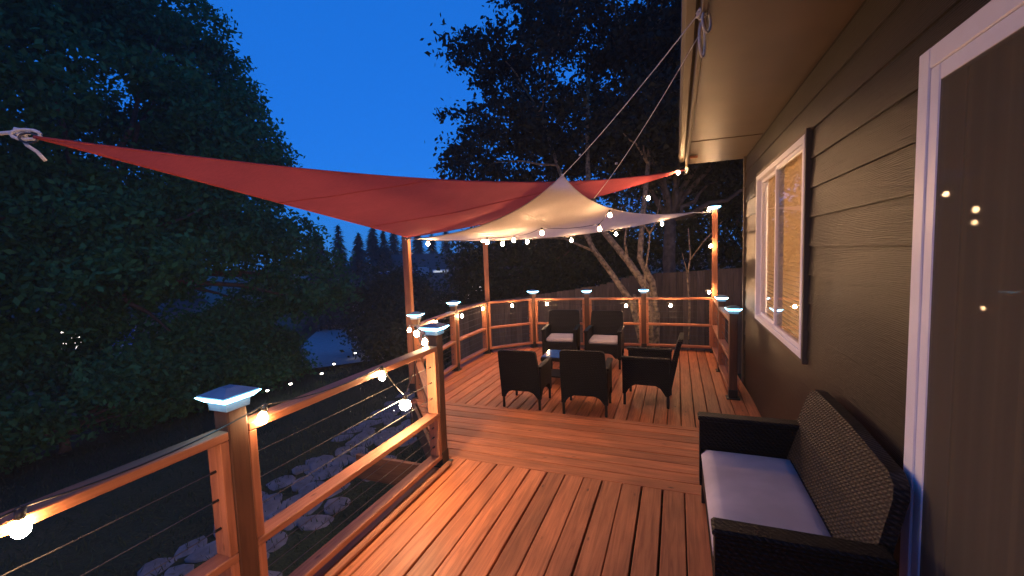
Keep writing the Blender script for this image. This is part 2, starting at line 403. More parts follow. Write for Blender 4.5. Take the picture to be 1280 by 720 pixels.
# ------------------------------------------------------------------ decks
def clip_cols(poly, x0, x1, ylo=None):
    """y-extent of polygon at columns x0,x1 -> list of (ya0,yb0,ya1,yb1)"""
    def cuts(x):
        ys = []
        for i in range(len(poly)):
            (ax, ay), (bx, by) = poly[i], poly[(i+1) % len(poly)]
            if (ax-x)*(bx-x) < 0: ys.append(ay+(by-ay)*(x-ax)/(bx-ax))
        return (min(ys), max(ys)) if len(ys) >= 2 else None
    e = 1e-4
    a, b = cuts(x0+e), cuts(x1-e)
    if a is None or b is None: return None
    return a, b
def plank(mb, x0, x1, a, b, zt, th, swap=False, split=None):
    def put(a0, b0, a1, b1):
        c = .004
        vs = []
        for z, i in ((zt-th, 0), (zt-c, 0), (zt, c)):
            vs += [(x0+i, a0, z), (x1-i, a1, z), (x1-i, b1, z), (x0+i, b0, z)]
        if swap: vs = [(y_, x_, z_) for x_, y_, z_ in vs]
        fs = [(0, 1, 2, 3), (8, 9, 10, 11)]+[(r*4+i, r*4+(i+1) % 4, r*4+4+(i+1) % 4, r*4+4+i) for r in (0, 1) for i in range(4)]
        gr = [((p[0] if swap else p[1]), (p[1] if swap else p[0]), p[2]) for p in vs]
        mb.add(vs, fs, gr)
    if split: put(a[0], split-.002, b[0], split-.002); put(split+.002, a[1], split+.002, b[1])
    else: put(a[0], a[1], b[0], b[1])
BW, GAP = .1415, .009
up_poly = [(-1.93, -2.2), (.865, -2.2), (.865, 3.10), (-1.93, 3.10)]
mb = MB(); x = -1.79
while x < .865-.03:
    x1 = min(x+BW-GAP*R.uniform(.5, 1.6), .862)
    c = clip_cols(up_poly, x, x1)
    if c: plank(mb, x, x1, *c, R.uniform(-.001, .001), .036)
    x += BW
plank(mb, -1.93, -1.797, (-2.2, 3.10), (-2.2, 3.10), 0, .036)
upper = tag(mb.build('deck_boards', M['deck']), kind='structure')
mb = MB(); y = 3.107
strip_poly = [(3.10, -1.9), (3.10, .862), (4.32, .862), (4.32, -2.95)]
while y < 4.31-.02:
    y1 = min(y+.1345, 4.315)
    c = clip_cols(strip_poly, y, y1)
    plank(mb, y, y1, *c, R.uniform(-.001, .001), .036, swap=True)
    y += BW-.0005
tag(mb.build('deck_step_boards', M['deck']), kind='structure')
low_poly = [(-2.95, 4.25), (-3.32, 4.75), (-3.50, 6.15), (-3.50, 7.47), (-2.72, 8.17), (-1.6, 8.27), (-.58, 8.43), (.78, 8.43), (.78, 5.86), (.862, 5.86), (.862, 4.25)]
mb = MB(); x = -3.495
while x < .862-.02:
    x1 = min(x+BW-GAP, .861)
    c = clip_cols(low_poly, x, x1)
    if c is None:
        x += BW; continue
    if x > .76: c = ((4.25, 5.86), (4.25, 5.86))
    plank(mb, x, x1, *c, LOW+R.uniform(-.001, .001), .036)
    x += BW
tag(mb.build('lower_deck_boards', M['deck']), kind='structure')
# rim joists, riser and skirting boards below the decks
mb = MB()
mb.box((-1.43, 4.27, -.19), (3.0, .04, .29)); mb.box((.42, 4.27, -.19), (.86, .04, .29))
mb.box((-1.915, .45, -.16), (.038, 5.2, .24))
lp = low_poly[:8]+[(.78, 5.9)]
for a, b in zip(lp[:-1], lp[1:]): mb.beam((*a, LOW-.165), (*b, LOW-.165), .038, .24)
mb.beam((-1.92, 3.1, -.16), (-2.93, 4.25, -.16), .038, .24)
for i in range(8):
    for x_ in (-1.6, -.3):
        mb.box((x_, -1.8+i*.8, -.16), (2.2 if x_ < -1 else .9, .038, .22)) if i % 2 == 0 else None
tag(mb.build('deck_frame', M['post']), kind='structure')
for i, (px_, py_) in enumerate([(-1.7, -.9), (-1.7, 1.3), (-1.7, 2.95), (-2.6, 4.4), (-3.2, 6.2), (-3.1, 7.3), (-1.6, 8.05), (.5, 8.2)]):
    zt = -.29 if py_ < 4 else LOW-.29
    m = MB(); zb = gz(px_, py_)-.05; m.box((px_, py_, (zt+zb)/2), (.09, .09, zt-zb))
    o = m.build('deck_support_post', M['post'])
    tag(o, 'square timber post carrying the deck from below', 'post', 'support posts under the deck')
# low edge board lying along the upper deck's left side
m = MB(); m.box((-1.735, .5, .0205), (.045, 4.95, .036), ch=.012)
tag(m.build('deck_edge_board', M['rail']), 'long narrow board lying on the deck just inside the near railing', 'board')

# ------------------------------------------------------------------ railings
PW = .089
def post(mb, x, y, z0, z1, rz=0, w=PW):
    mb.box((x, y, (z0+z1)/2), (w, w, z1-z0), Matrix.Rotation(rz, 3, 'Z'), .006)
def rail_run(root, pts, zb, zrail=.99, mid=.45, low=.10, cables=True, boards=True, rails=(1, 1, 1)):
    for a, b in zip(pts[:-1], pts[1:]):
        av, bv = Vector((*a, 0)), Vector((*b, 0)); d = (bv-av).normalized(); gap = PW/2+.001
        a2, b2 = av+d*gap, bv-d*gap
        for on, nm, z in zip(rails, ('top_rail', 'mid_rail', 'bottom_rail'), (zrail, mid, low)):
            if not on: continue
            m = MB(); m.beam(a2+Vector((0, 0, zb+z-.019)), b2+Vector((0, 0, zb+z-.019)), .089, .038, .004); m.build(nm, M['rail'], root)
        lv = [mid+(zrail-.038-mid)*f for f in (.25, .5, .75)]+[low+(mid-.038-low)*f for f in (.25, .5, .75)]
        if boards:
            for e, sg in ((a2, 1), (b2, -1)):
                m = MB()
                for z0, z1 in ((mid+.001, zrail-.039), (low+.001, mid-.039)):
                    c = e+d*sg*.0195; m.beam(c+Vector((0, 0, zb+z0)), c+Vector((0, 0, zb+z1)), .038, .085, .003, up=d.cross(Vector((0, 0, 1))))
                cb = m.build('cable_board', M['rail'], root)
                for z in lv:
                    m = MB(); c = e+d*sg*.045; m.tube([c+Vector((0, 0, zb+z))-d*sg*.008, c+Vector((0, 0, zb+z))+d*sg*.018], .006, 8)
                    m.build('cable_fitting', M['black'], cb)
        if cables:
            for z in lv:
                m = MB(); m.tube(catenary(tuple(a2+d*.04+Vector((0, 0, zb+z))), tuple(b2-d*.04+Vector((0, 0, zb+z))), .002, 4), .0022, 5); m.build('cable', M['cable'], root)
def base(mb, x, y, z, rz=0, h=.11):
    rt = Matrix.Rotation(rz, 3, 'Z')
    mb.box((x, y, z+.006), (.15, .15, .012), rt, .003); mb.box((x, y, z+h/2+.006), (.099, .099, h), rt, .003)

near = thing('deck_railing', 'near wooden cable railing along the left edge of the upper deck', 'railing', (-1.82, 1.27, 0), 'cable railings round the deck')
near_pts = [(-1.82, -.44), (-1.82, 1.27), (-1.82, 2.98)]
for x, y in near_pts:
    m = MB(); post(m, x, y, .013, 1.105); p = m.build('post', M['post'], near)
    m = MB(); base(m, x, y, 0); m.build('post_base', M['black'], p)
rail_run(near, [(-1.82, -2.1)]+near_pts, 0)
far = thing('deck_railing', 'curving wooden cable railing round the outer side and back of the lower deck', 'railing', (-3.36, 6.15, LOW), 'cable railings round the deck')
far_pts = [(-3.22, 4.82), (-3.38, 6.15), (-3.38, 7.38), (-2.66, 8.08), (-1.61, 8.18), (-.58, 8.33), (.62, 8.33)]
RZ = [.12, .06, .38, .8, .13, .1, 0]
ZR = 1.0
for i, (x, y) in enumerate(far_pts[:-1]):
    m = MB(); post(m, x, y, LOW+.013, LOW+(1.0 if i == 2 else 1.085), RZ[i]); p = m.build('post', M['post'], far)
    m = MB(); base(m, x, y, LOW, RZ[i]); m.build('post_base', M['black'], p)
rail_run(far, [(-1.93, 3.15)]+far_pts, LOW, .98, .50, .11, boards=True)
right = thing('deck_railing', 'short dark railing at the house end of the lower deck', 'railing', (.62, 7.1, LOW), 'cable railings round the deck')
rp = [(.64, 5.82), (.62, 7.08), (.62, 8.33)]
for x, y in rp[:2]:
    m = MB(); post(m, x, y, LOW+.013, LOW+1.085); p = m.build('post', M['post'], right)
    m = MB(); base(m, x, y, LOW); m.build('post_base', M['black'], p)
rail_run(right, rp, LOW, .98, .50, .11)

# tall posts carrying the sails and lights
def tall(label, x, y, z1, rz=0, rz0=LOW):
    t = thing('sail_post', label, 'post', (x, y, rz0), 'tall wooden posts holding the shade sails')
    m = MB(); post(m, x, y, rz0+.013, z1, rz); m.build('shaft', M['rail'], t)
    m = MB(); base(m, x, y, rz0, rz); m.build('post_base', M['black'], t)
    m = MB(); m.tube([(x, y, z1-.06), (x+.06, y-.05, z1-.055)], .006, 6)
    m.tube([(x+.06+.02*math.cos(a), y-.05+.02*math.sin(a), z1-.055) for a in [i*.6 for i in range(11)]], .004, 5); m.build('eye_hook', M['cable'], t)
    return t
tall('tall wooden post on the left holding the low corner of the red sail', -3.45, 5.03, 2.0, .12)
tall('slim tall wooden post standing in the curve of the railing behind the cream sail', -3.385, 7.50, 2.0, .38)
tall('tall dark wooden post at the back right corner with a lit cap on top', .62, 8.33, 2.36, 0)

# lit solar post caps
capm = []
m = MB(); m.frus((0, 0), -.030, .106, .008, .112); m.frus((0, 0), .001, .098, .009, .098); capm.append(('skirt', m, M['capskirt']))
m = MB(); m.frus((0, 0), .0085, .130, .0305, .176); capm.append(('lens', m, M['lens']))
m = MB(); m.frus((0, 0), .031, .164, .038, .164); m.frus((0, 0), .0382, .162, .062, .05); capm.append(('cap_roof', m, M['caproof']))
cap0 = thing('solar_post_cap', '', 'lamp', (0, 0, 0), 'lit solar caps on the deck posts')
for nm, m, mt in capm: m.build(nm, mt, cap0)
caps = [((-1.82, 1.27, 1.106), 0, 'glowing blue solar cap on the nearest railing post'),
        ((-1.82, 2.98, 1.106), 0, 'glowing solar cap on the dark post where the near railing ends'),
        ((-3.22, 4.82, LOW+1.086), .12, 'glowing solar cap just right of the tall left post'),
        ((-3.38, 6.15, LOW+1.086), .06, 'glowing solar cap on the first low post of the curved railing'),
        ((-2.66, 8.08, LOW+1.086), .8, 'glowing solar cap on the angled corner post of the curved railing'),
        ((-1.61, 8.18, LOW+1.086), .13, 'glowing solar cap on the back railing post behind the left back chair'),
        ((-.58, 8.33, LOW+1.086), .1, 'glowing solar cap on the back railing post below the leaning tree trunks'),
        ((.62, 8.33, 2.361), 0, 'glowing solar cap on top of the tall back right post'),
        ((.62, 7.08, LOW+1.086), 0, 'glowing solar cap on the middle post of the short right railing'),
        ((.64, 5.82, LOW+1.086), 0, 'glowing solar cap on the right railing post closest to the house window'),
        ((-1.82, -.44, 1.106), 0, 'glowing solar cap on the railing post beside the door')]
for i, (loc, rz, lb) in enumerate(caps):
    if i == 0:
        cap0.location = loc; cap0['label'] = lb
    else: dup(cap0, lb, loc, rz)

# ------------------------------------------------------------------ shade sails
def sail(A, B, C, pulls, n=64, wob=.012):
    A, B, C = Vector(A), Vector(B), Vector(C); m = MB(); idx = {}; vs = []
    for i in range(n+1):
        for j in range(n+1-i):
            a, b = i/n, j/n; c = 1-a-b
            p = A*a+B*b+C*c
            p += pulls[0]*(4*a*b)*(1-c)**.5 if a*b else Vector()
            p += pulls[1]*(4*b*c)*(1-a)**.5 if b*c else Vector()
            p += pulls[2]*(4*a*c)*(1-b)**.5 if a*c else Vector()
            p.z += wob*math.sin(9*a+5*b)*math.sin(7*b-6*a)*27*a*b*c
            p.z -= pulls[3]*27*a*b*c
            for k_, (q, r_, s_) in enumerate(((a, b, c), (b, c, a), (c, a, b))):
                if 0 < q < 1: p.z += .011*math.sin(r_/(1-q)*(17+4*k_)+k_)*q*q*(1-q)*5*(r_*s_)**.5
            idx[i, j] = len(vs); vs.append(p)
    fs = []
    for i in range(n):
        for j in range(n-i):
            fs.append((idx[i, j], idx[i+1, j], idx[i, j+1]))
            if i+j < n-1: fs.append((idx[i+1, j], idx[i+1, j+1], idx[i, j+1]))
    m.add(vs, fs)
    # hem along the three edges
    hem = MB()
    hem.tube([vs[idx[i, n-i]] for i in range(n+1)], .007, 5); hem.tube([vs[idx[0, j]] for j in range(n+1)], .007, 5); hem.tube([vs[idx[i, 0]] for i in range(n+1)], .007, 5)
    seam = MB()
    for k in (n//3, 2*n//3): seam.tube([vs[idx[k, j]]-Vector((0, 0, .002)) for j in range(n+1-k)], .0045, 5)
    return m, hem, seam
RA, RB, RC = (-2.72, 1.11, 2.30), (-3.36, 4.95, 1.965), (.125, 6.68, 2.80)
red = thing('shade_sail', 'large red triangular shade sail stretched from the left over the deck to the eave', 'shade sail', RB)
m, h, sm = sail(RA, RB, RC, [Vector((.18, .02, -.05)), Vector((.05, -.15, -.10)), Vector((-.12, .15, -.16)), .02])
m.build('cloth', M['red'], red, True); h.build('hem', M['red'], red, True); sm.build('seam', M['red'], red, True)
for p, q in ((RA, (-.9, -.05)), (RB, (.1, .05)), (RC, (.05, .05))):
    m = MB(); m.tube([(p[0]+.03*math.cos(a)+q[0]*.045, p[1]+.02*math.cos(a), p[2]+.022*math.sin(a)) for a in [k*.63 for k in range(11)]], .005, 6)
    m.build('corner_ring', M['cable'], red)
WL, WP, WR = (-3.32, 5.03, 1.94), (-1.04, 4.20, 2.445), (.27, 8.02, 2.29)
cream = thing('shade_sail', 'small cream shade sail with its peak pulled up toward the house', 'shade sail', WL)
m, h, sm = sail(WL, WP, WR, [Vector((.10, .22, -.10)), Vector((-.33, .02, -.14)), Vector((0, -.05, -.17)), .03], wob=.02)
m.build('cloth', M['cream'], cream, True); h.build('hem', M['cream'], cream, True); sm.build('seam', M['cream'], cream, True)

def rope(label, pts, r=.006, extra=None):
    m = MB(); m.tube(pts, r, 6)
    for e in (extra or []): m.tube(e, r*.9, 6)
    o = m.build('rope', M['rope'], smooth=True)
    return tag(o, label, 'rope', 'ropes tying the shade sails')
def knot(c, r=.018, tail=None):
    c = Vector(c)
    return [tuple(c+Vector((r*math.cos(a*2.1), r*math.sin(a*1.7+1), r*math.sin(a*2.9)))) for a in [k*.5 for k in range(16)]]
E1 = (.118, 2.42, 2.86); E2 = (.122, 2.62, 2.84)
rope('thin pale rope from the peak of the cream sail up to the eave', catenary(WP, E1, .03), .0032, [knot(WP, .014), knot(lerp(WP, E1, .22), .008)])
rope('second pale rope from the edge of the cream sail up to the eave', catenary((-.83, 4.72, 2.262), E2, .05), .0026, [knot(lerp((-.83, 4.72, 2.262), E2, .35), .009)])
lp_ = [(.125+.012*math.sin(a)*1.2, 2.52+.035*math.sin(a), 2.76+.085*math.cos(a)) for a in [k*2*math.pi/14 for k in range(15)]]
lp2 = [(.14+.02*math.sin(a), 2.42+.03*math.sin(a), 2.80+.05*math.cos(a)) for a in [k*2*math.pi/14 for k in range(15)]]
rope('loops of spare white rope hanging from the eave above the deck', [(.12, 2.42, 2.865), (.122, 2.5, 2.85), (.13, 2.52, 2.845)], .007, [lp_, lp2, knot((.12, 2.43, 2.85), .022)])
AX = (-2.80, 1.12, 2.335); AF = (-7.6, 1.55, 3.05)
rope('knotted pale rope tying the left corner of the red sail', catenary(AX, AF, .03), .009,
     [knot((-2.86, 1.125, 2.335), .022), [(-2.86, 1.12, 2.33), (-2.83, 1.13, 2.28), (-2.80, 1.15, 2.25), (-2.775, 1.165, 2.21)],
      [(RA[0]-.02+.05*math.cos(a)-.04, RA[1]+.03*math.cos(a), RA[2]+.018+.022*math.sin(a)) for a in [k*.52 for k in range(13)]]])
rope('short white cord dangling where the red sail meets the eave', [(.115, 6.66, 2.80), (.13, 6.66, 2.86)], .007,
     [[(.13+.02*math.sin(a*1.3), 6.64, 2.83-.03*a) for a in [k*.3 for k in range(10)]], knot((.13, 6.65, 2.80), .02)])
rope('taut pale rope from the cream sail to the tall back right post', catenary(WR, (.60, 8.28, 2.30), .01, 4), .005, [knot((.42, 8.14, 2.29), .012)])
rope('short white ropes joining both sails to the top of the tall left post', [(-3.42, 5.0, 1.96), RB], .007, [[(-3.42, 5.0, 1.955), WL], knot((-3.40, 4.99, 1.955), .025)])

# ------------------------------------------------------------------ string lights
def bulb_meshes():
    s_ = MB(); s_.lathe([(.008, -.002), (.013, 0), (.013, -.03), (.011, -.035)], 10)
    b_ = MB(); b_.lathe([(.010, -.034), (.014, -.040), (.0205, -.054), (.022, -.066), (.0195, -.078), (.012, -.087), (.003, -.090)], 12)
    so = s_.build('socket', M['socket'], smooth=True); bo = b_.build('bulb', M['bulb'], smooth=True)
    big = MB(); big.lathe([(.012, -.034), (.020, -.040), (.034, -.054), (.039, -.072), (.034, -.090), (.019, -.104), (.003, -.108)], 14)
    bb = big.build('bulb', M['bulb_big'], smooth=True)
    return so, bo, bb
SO, BO, BB = bulb_meshes(); first = [True, True]
def string(label, bulbs, wire_pts, big=()):
    """bulbs: centres of the glowing glass; wire runs 66 mm above each"""
    t = thing('string_light', label, 'string lights', bulbs[0], 'warm bulb string lights')
    m = MB()
    for a, b in zip(wire_pts[:-1], wire_pts[1:]):
        l = (Vector(b)-Vector(a)).length; m.tube(catenary(a, b, .04*l, 8), .0035, 5)
    m.build('wire', M['socket'], t, True)
    for i, p in enumerate(bulbs):
        for k, src in enumerate((SO, BB if i in big else BO)):
            o = src.copy(); COL.objects.link(o); o.parent = t
            o.location = Vector((p[0], p[1], p[2]+.066))-BASE[t]
            o.rotation_euler = (R.uniform(-.15, .15), R.uniform(-.15, .15), 0)
    return t
def wires(bs): return [(x, y, z+.066) for x, y, z in bs]
near_b = [(-1.765, -.35, .955), (-1.765, .60, .955), (-1.765, 1.39, .985), (-1.765, 2.23, .945), (-1.765, 2.46, .68), (-1.93, 2.99, 1.0), (-2.12, 3.16, 1.03)]
string('string of warm bulbs along the near railing with the one brightest bulb', near_b, [(-1.8, -2.1, 1.02)]+wires(near_b)+[(-3.12, 4.52, .856)], big=(4,))
far_b = [(-3.12, 4.52, .79), (-3.18, 5.25, .76), (-3.31, 6.29, .70), (-3.31, 7.13, .71), (-2.96, 7.69, .70), (-2.36, 8.0, .70), (-.87, 8.17, .66), (-.10, 8.22, .67), (.53, 8.22, .91), (.54, 8.22, 1.71), (.52, 8.22, 2.34)]
string('string of warm bulbs round the curved back railing and up the right post', far_b, wires(far_b))
mid_b = [(-3.18, 5.15, 1.87), (-2.59, 5.65, 1.90), (-2.37, 5.83, 1.84), (-2.07, 6.09, 1.86), (-1.51, 6.56, 1.87), (-.90, 7.07, 1.95), (-.22, 7.64, 2.10)]
string('string of warm bulbs along the low edge of the cream sail', mid_b, [(-3.41, 4.99, 1.96)]+wires(mid_b)+[(.60, 8.28, 2.30)])
up_b = [(-2.36, 5.30, 1.86), (-2.02, 5.40, 1.87), (-1.51, 5.0, 1.93), (-.86, 5.2, 1.95), (-.78, 5.5, 2.13), (-.35, 6.1, 2.37), (.02, 6.5, 2.73)]
string('string of warm bulbs running under the cream sail and up to the eave', up_b, [(-3.41, 4.98, 1.96)]+wires(up_b)+[(.13, 6.66, 2.86)])
bpy.data.objects.remove(SO); bpy.data.objects.remove(BO); bpy.data.objects.remove(BB)

# ------------------------------------------------------------------ wicker furniture
def arch(w0, w1, zt, zb, za, n=8):
    """outline: flat top, arched bottom with feet at zb and arch height za"""
    pts = [(w0, zt), (w0, zb), (w0+.035, zb)]
    for i in range(1, n):
        t = i/n; pts.append((w0+.035+(w1-w0-.07)*t, zb+(za-zb)*min(1, 1.35*math.sin(math.pi*t)**.6)))
    return pts+[(w1-.035, zb), (w1, zb), (w1, zt)]
def make_chair():
    t = thing('wicker_armchair', '', 'chair', (0, 0, 0), 'dark wicker armchairs round the coffee table')
    for s_ in (-1, 1):
        m = MB(); m.prism(arch(-.24, .235, .50, .13, .235), lambda u, v, q: (s_*q, u, v), .205, .25)
        m.box((s_*.230, -.005, .515), (.066, .50, .03), ch=.012); m.build('arm', M['wicker'], t)
    m = MB(); m.prism(arch(-.204, .204, .335, .15, .215), lambda u, v, q: (u, q, v), -.24, -.205)
    m.box((0, 0, .305), (.41, .42, .05), ch=.01); m.build('seat_base', M['wicker'], t)
    def bk(u, v, q): return (u*(1+.10*max(0, (v-.5))/.25*-.3), q+.20+.13*max(0, (v-.3))/.45, v)
    top = [(-.240, .66), (-.238, .712), (-.226, .730), (-.19, .737), (.19, .737), (.226, .730), (.238, .712), (.240, .66)]
    low = arch(-.245, .245, .5, .14, .22)
    outline = top+list(reversed(low))
    m = MB(); m.prism(outline, bk, 0, .045); m.build('backrest', M['wicker'], t)
    cu = MB(); cu.box((0, -.01, .365), (.405, .40, .062), ch=.022); cu.build('seat_cushion', M['cushion'], t)
    for x_ in (-.228, .228):
        for y_ in (-.22, .222):
            l = MB(); l.box((x_, y_, .12), (.028, .028, .24), ch=.004); l.build('leg', M['steel_leg'], t)
    return t
ch = make_chair()
ch.location = (-1.76, 5.01, LOW); ch.rotation_euler = (0, 0, math.pi); ch['label'] = 'front left wicker armchair seen from behind facing the back railing'
dup(ch, 'front middle wicker armchair seen from behind with its right arm showing', (-1.0, 5.0, LOW), math.pi+.05, 1.06)
dup(ch, 'wicker armchair on the right turned sideways beside the coffee table', (-.34, 5.50, LOW), math.pi*1.5-.04, 1.12)
dup(ch, 'back left wicker armchair facing the camera with a pale seat cushion', (-1.84, 7.08, LOW), .10, 1.14)
dup(ch, 'back right wicker armchair facing the camera with a pale seat cushion', (-1.11, 7.06, LOW), .03, 1.14)
t = thing('coffee_table', 'low dark wicker coffee table with a glossy glass top coloured like reflected blue sky between the chairs', 'table', (-1.40, 5.95, LOW))
m = MB(); m.box((-1.40, 5.95, LOW+.375), (.80, .46, .05), ch=.008); m.build('table_frame', M['wicker'], t)
m = MB(); m.box((-1.40, 5.95, LOW+.408), (.78, .44, .012), ch=.003); m.build('glass_top', M['tableglass'], t)
for a in (-.37, .37):
    for b in (-.2, .2):
        m = MB(); m.box((-1.4+a, 5.95+b, LOW+.175), (.04, .04, .35)); m.build('leg', M['wicker'], t)
m = MB(); m.box((-1.40, 5.95, LOW+.12), (.72, .38, .02)); m.build('shelf', M['wicker'], t)

# loveseat against the wall
t = thing('wicker_loveseat', 'dark wicker loveseat with a long pale seat cushion against the house wall', 'sofa', (.45, 2.4, 0))
y0, y1 = 1.76, 3.06
for a, b in ((y1-.085, y1), (y0, y0+.085)):
    m = MB(); m.prism(arch(.135, .70, .575, .14, .2), lambda u, v, q: (u, q, v), a, b)
    m.box((.415, (a+b)/2, .59), (.58, .10, .035), ch=.012); m.build('arm', M['wicker'], t)
m = MB(); m.prism(arch(y0+.086, y1-.086, .345, .14, .2), lambda u, v, q: (q, u, v), .15, .185)
m.box((.42, (y0+y1)/2, .32), (.46, y1-y0-.18, .045)); m.build('seat_base', M['wicker'], t)
def lb(u, v, q): return (q+.60+.16*max(0, (v-.3))/.55, u, v)
ol = [(y0+.10, .30), (y0+.10, .55), (y0+.135, .76), (y0+.165, .80), (y0+.23, .825), ((y0+y1)/2, .845), (y1-.15, .845), (y1-.07, .83), (y1-.035, .79), (y1-.01, .56), (y1-.01, .30)]
m = MB(); m.prism(ol, lb, 0, .05); m.build('backrest', M['wicker2'], t)
def rounded_cushion(x0, x1, y0, y1, z0, z1, n=14):
    m = MB(); vs = []; fs = []
    for sgn in (1, -1):
        for i in range(n+1):
            for j in range(n+1):
                u, v = i/n*2-1, j/n*2-1
                e = (max(0, 1-abs(u)**6)*max(0, 1-abs(v)**6))**.5
                zc, hh = (z0+z1)/2, (z1-z0)/2
                z = zc+sgn*hh*(.35*(1 if e > 0 else 0)+.65*e) if sgn > 0 else zc-hh*e
                vs.append(((x0+x1)/2+(x1-x0)/2*u, (y0+y1)/2+(y1-y0)/2*v, z))
        o = (0 if sgn > 0 else (n+1)**2)
        fs += [(o+i*(n+1)+j, o+(i+1)*(n+1)+j, o+(i+1)*(n+1)+j+1, o+i*(n+1)+j+1) for i in range(n) for j in range(n)]
    m.add(vs, fs)
    bm_ = m; return bm_
cu = rounded_cushion(.140, .652, y0+.09, y1-.09, .345, .430)
cu.build('seat_cushion', M['cushion'], t, True)
for a in (.165, .66):
    for b in (y0+.04, y1-.04):
        l = MB(); l.box((a, b, .08), (.035, .035, .16)); l.build('leg', M['steel_leg'], t)

# ------------------------------------------------------------------ the house
house = thing('house', 'olive brown house with lap siding, white window, sliding door and deep eave', 'house', (WALL, 2, -1.2))
HY0, HY1, HT = -4.0, 6.58, 2.875
WIN = (3.60, 5.50, .895, 2.435); DOOR = (-1.35, 2.03, .05, 2.335)
m = MB(); ex = .197; z = -1.3+.035; 
course = 0
def lap(ya, yb, za, zb):
    # a plank leaning out at its butt; thickness 8 mm, 22 mm proud at the bottom
    vs = [(WALL+.012, ya, zb), (WALL+.012, yb, zb), (WALL-.004, yb, zb), (WALL-.004, ya, zb), (WALL+.012, ya, za), (WALL+.012, yb, za), (WALL-.018, yb, za), (WALL-.018, ya, za)]
    fs = [(0, 1, 2, 3), (4, 5, 6, 7), (0, 1, 5, 4), (2, 3, 7, 6), (0, 3, 7, 4), (1, 2, 6, 5)]
    m.add(vs, fs, [(p[1], p[2], p[0]) for p in vs])
zs = 1.680-ex*15
while zs < HT:
    za, zb = zs, min(zs+ex+.012, HT)
    seg = [(HY0, HY1)]
    for (a, b, c, d) in (WIN, DOOR):
        out = []
        for (p, q) in seg:
            if zb > c and za < d and p < b and q > a:
                # full cut when inside opening; partially overlapping courses are notched
                if p < a: out.append((p, a))
                if q > b: out.append((b, q))
                if za < c-.002: out.append((a, b, za, c))
                if zb > d+.002: out.append((a, b, d, zb))
            else: out.append((p, q))
        seg2 = []
        for s_ in out:
            if len(s_) == 4: lap(*s_)
            else: seg2.append(s_)
        seg = seg2
    for p, q in seg: lap(p, q, za, zb)
    zs += ex
siding = m.build('siding_wall', M['siding'], house)
# inner wall sheet with the two openings, end wall, back, room
m = MB()
def wbox(x0, x1, ya, yb, za, zb): m.box(((x0+x1)/2, (ya+yb)/2, (za+zb)/2), (x1-x0, yb-ya, zb-za), ch=0)
I0, I1 = WALL+.0125, WALL+.13
for ya, yb, za, zb in [(HY0, HY1-.02, -1.3, DOOR[2]), (HY0, DOOR[0], DOOR[2], HT), (DOOR[0], DOOR[1], DOOR[3], HT), (DOOR[1], WIN[0], DOOR[2], HT), (WIN[0], WIN[1], DOOR[2], WIN[2]), (WIN[0], WIN[1], WIN[3], HT), (WIN[1], HY1-.02, DOOR[2], HT)]:
    wbox(I0, I1, ya, yb, za, zb)
m.build('inner_wall', M['plaster'], house)
m = MB(); zq = -1.3
while zq < HT:
    zt_ = min(zq+ex+.01, HT)
    vs = [(WALL+.01, HY1-.018, zt_), (9, HY1-.018, zt_), (9, HY1-.004, zt_), (WALL+.01, HY1-.004, zt_), (WALL+.01, HY1-.018, zq), (9, HY1-.018, zq), (9, HY1+.012, zq), (WALL+.01, HY1+.012, zq)]
    m.add(vs, [(0, 1, 2, 3), (4, 5, 6, 7), (0, 1, 5, 4), (2, 3, 7, 6), (0, 3, 7, 4), (1, 2, 6, 5)], [(p[0], p[2], p[1]) for p in vs]); zq += ex
m.build('end_wall', M['siding'], house)
m = MB(); wbox(WALL+.14, 8.98, HY0+.1, 6.5, -.05, 0.02); wbox(WALL+.14, 8.98, HY0+.1, 6.5, 2.6, 2.66); wbox(4.6, 4.7, HY0+.1, 6.5, .021, 2.599)
wbox(WALL+.14, 4.59, 2.75, 2.85, .021, 2.599); wbox(WALL+.14, 4.59, HY0+.1, HY0+.2, .021, 2.599); wbox(WALL+.14, 4.59, 6.4, 6.5, .021, 2.599)
m.build('room_walls', M['plaster'], house)
m = MB(); wbox(8.99, 9.05, HY0, HY1, -1.3, HT); wbox(WALL+.02, 9, HY0-.06, HY0-.005, -1.3, HT); m.build('rear_wall', M['siding'], house)
m = MB(); m.box((WALL-.012, HY1-.005, (HT-1.3)/2), (.05, .05, HT+1.3), ch=.004); m.build('corner_board', M['fascia'], house)
m = MB(); m.box((.505, 1.35, HT+.012), (.72, 10.75, .022), ch=.002)
m.box((.50, 5.35, HT-.0025), (.71, .03, .007), ch=.001); m.box((.50, 2.3, HT-.0025), (.71, .03, .007), ch=.001); m.build('soffit', M['soffit'], house)
m = MB(); m.box((.13, 1.35, HT+.055), (.03, 10.8, .19), ch=.004); m.box((.072, 1.35, HT+.09), (.085, 10.8, .11), ch=.02); m.build('gutter_fascia', M['fascia'], house)
m = MB(); m.box((.205, 6.12, HT-.022), (.10, .045, .03), ch=.003); m.build('wood_block', M['rail'], house)
m = MB()
a_ = [(.03, HT+.15), (5, HT+1.9), (5, HT+1.98), (.03, HT+.23)]; m.prism(a_, lambda u, v, q: (u, q, v), -4.05, 6.76)
b_ = [(5.001, HT+1.9), (9.9, HT+.15), (9.9, HT+.23), (5.001, HT+1.98)]; m.prism(b_, lambda u, v, q: (u, q, v), -4.05, 6.76)
m.build('roof', M['roof'], house)
m = MB(); m.prism([(.15, HT+.03), (9.0, HT+.03), (5, HT+1.85)], lambda u, v, q: (u, q, v), HY1-.03, HY1-.001); m.build('gable', M['siding'], house)
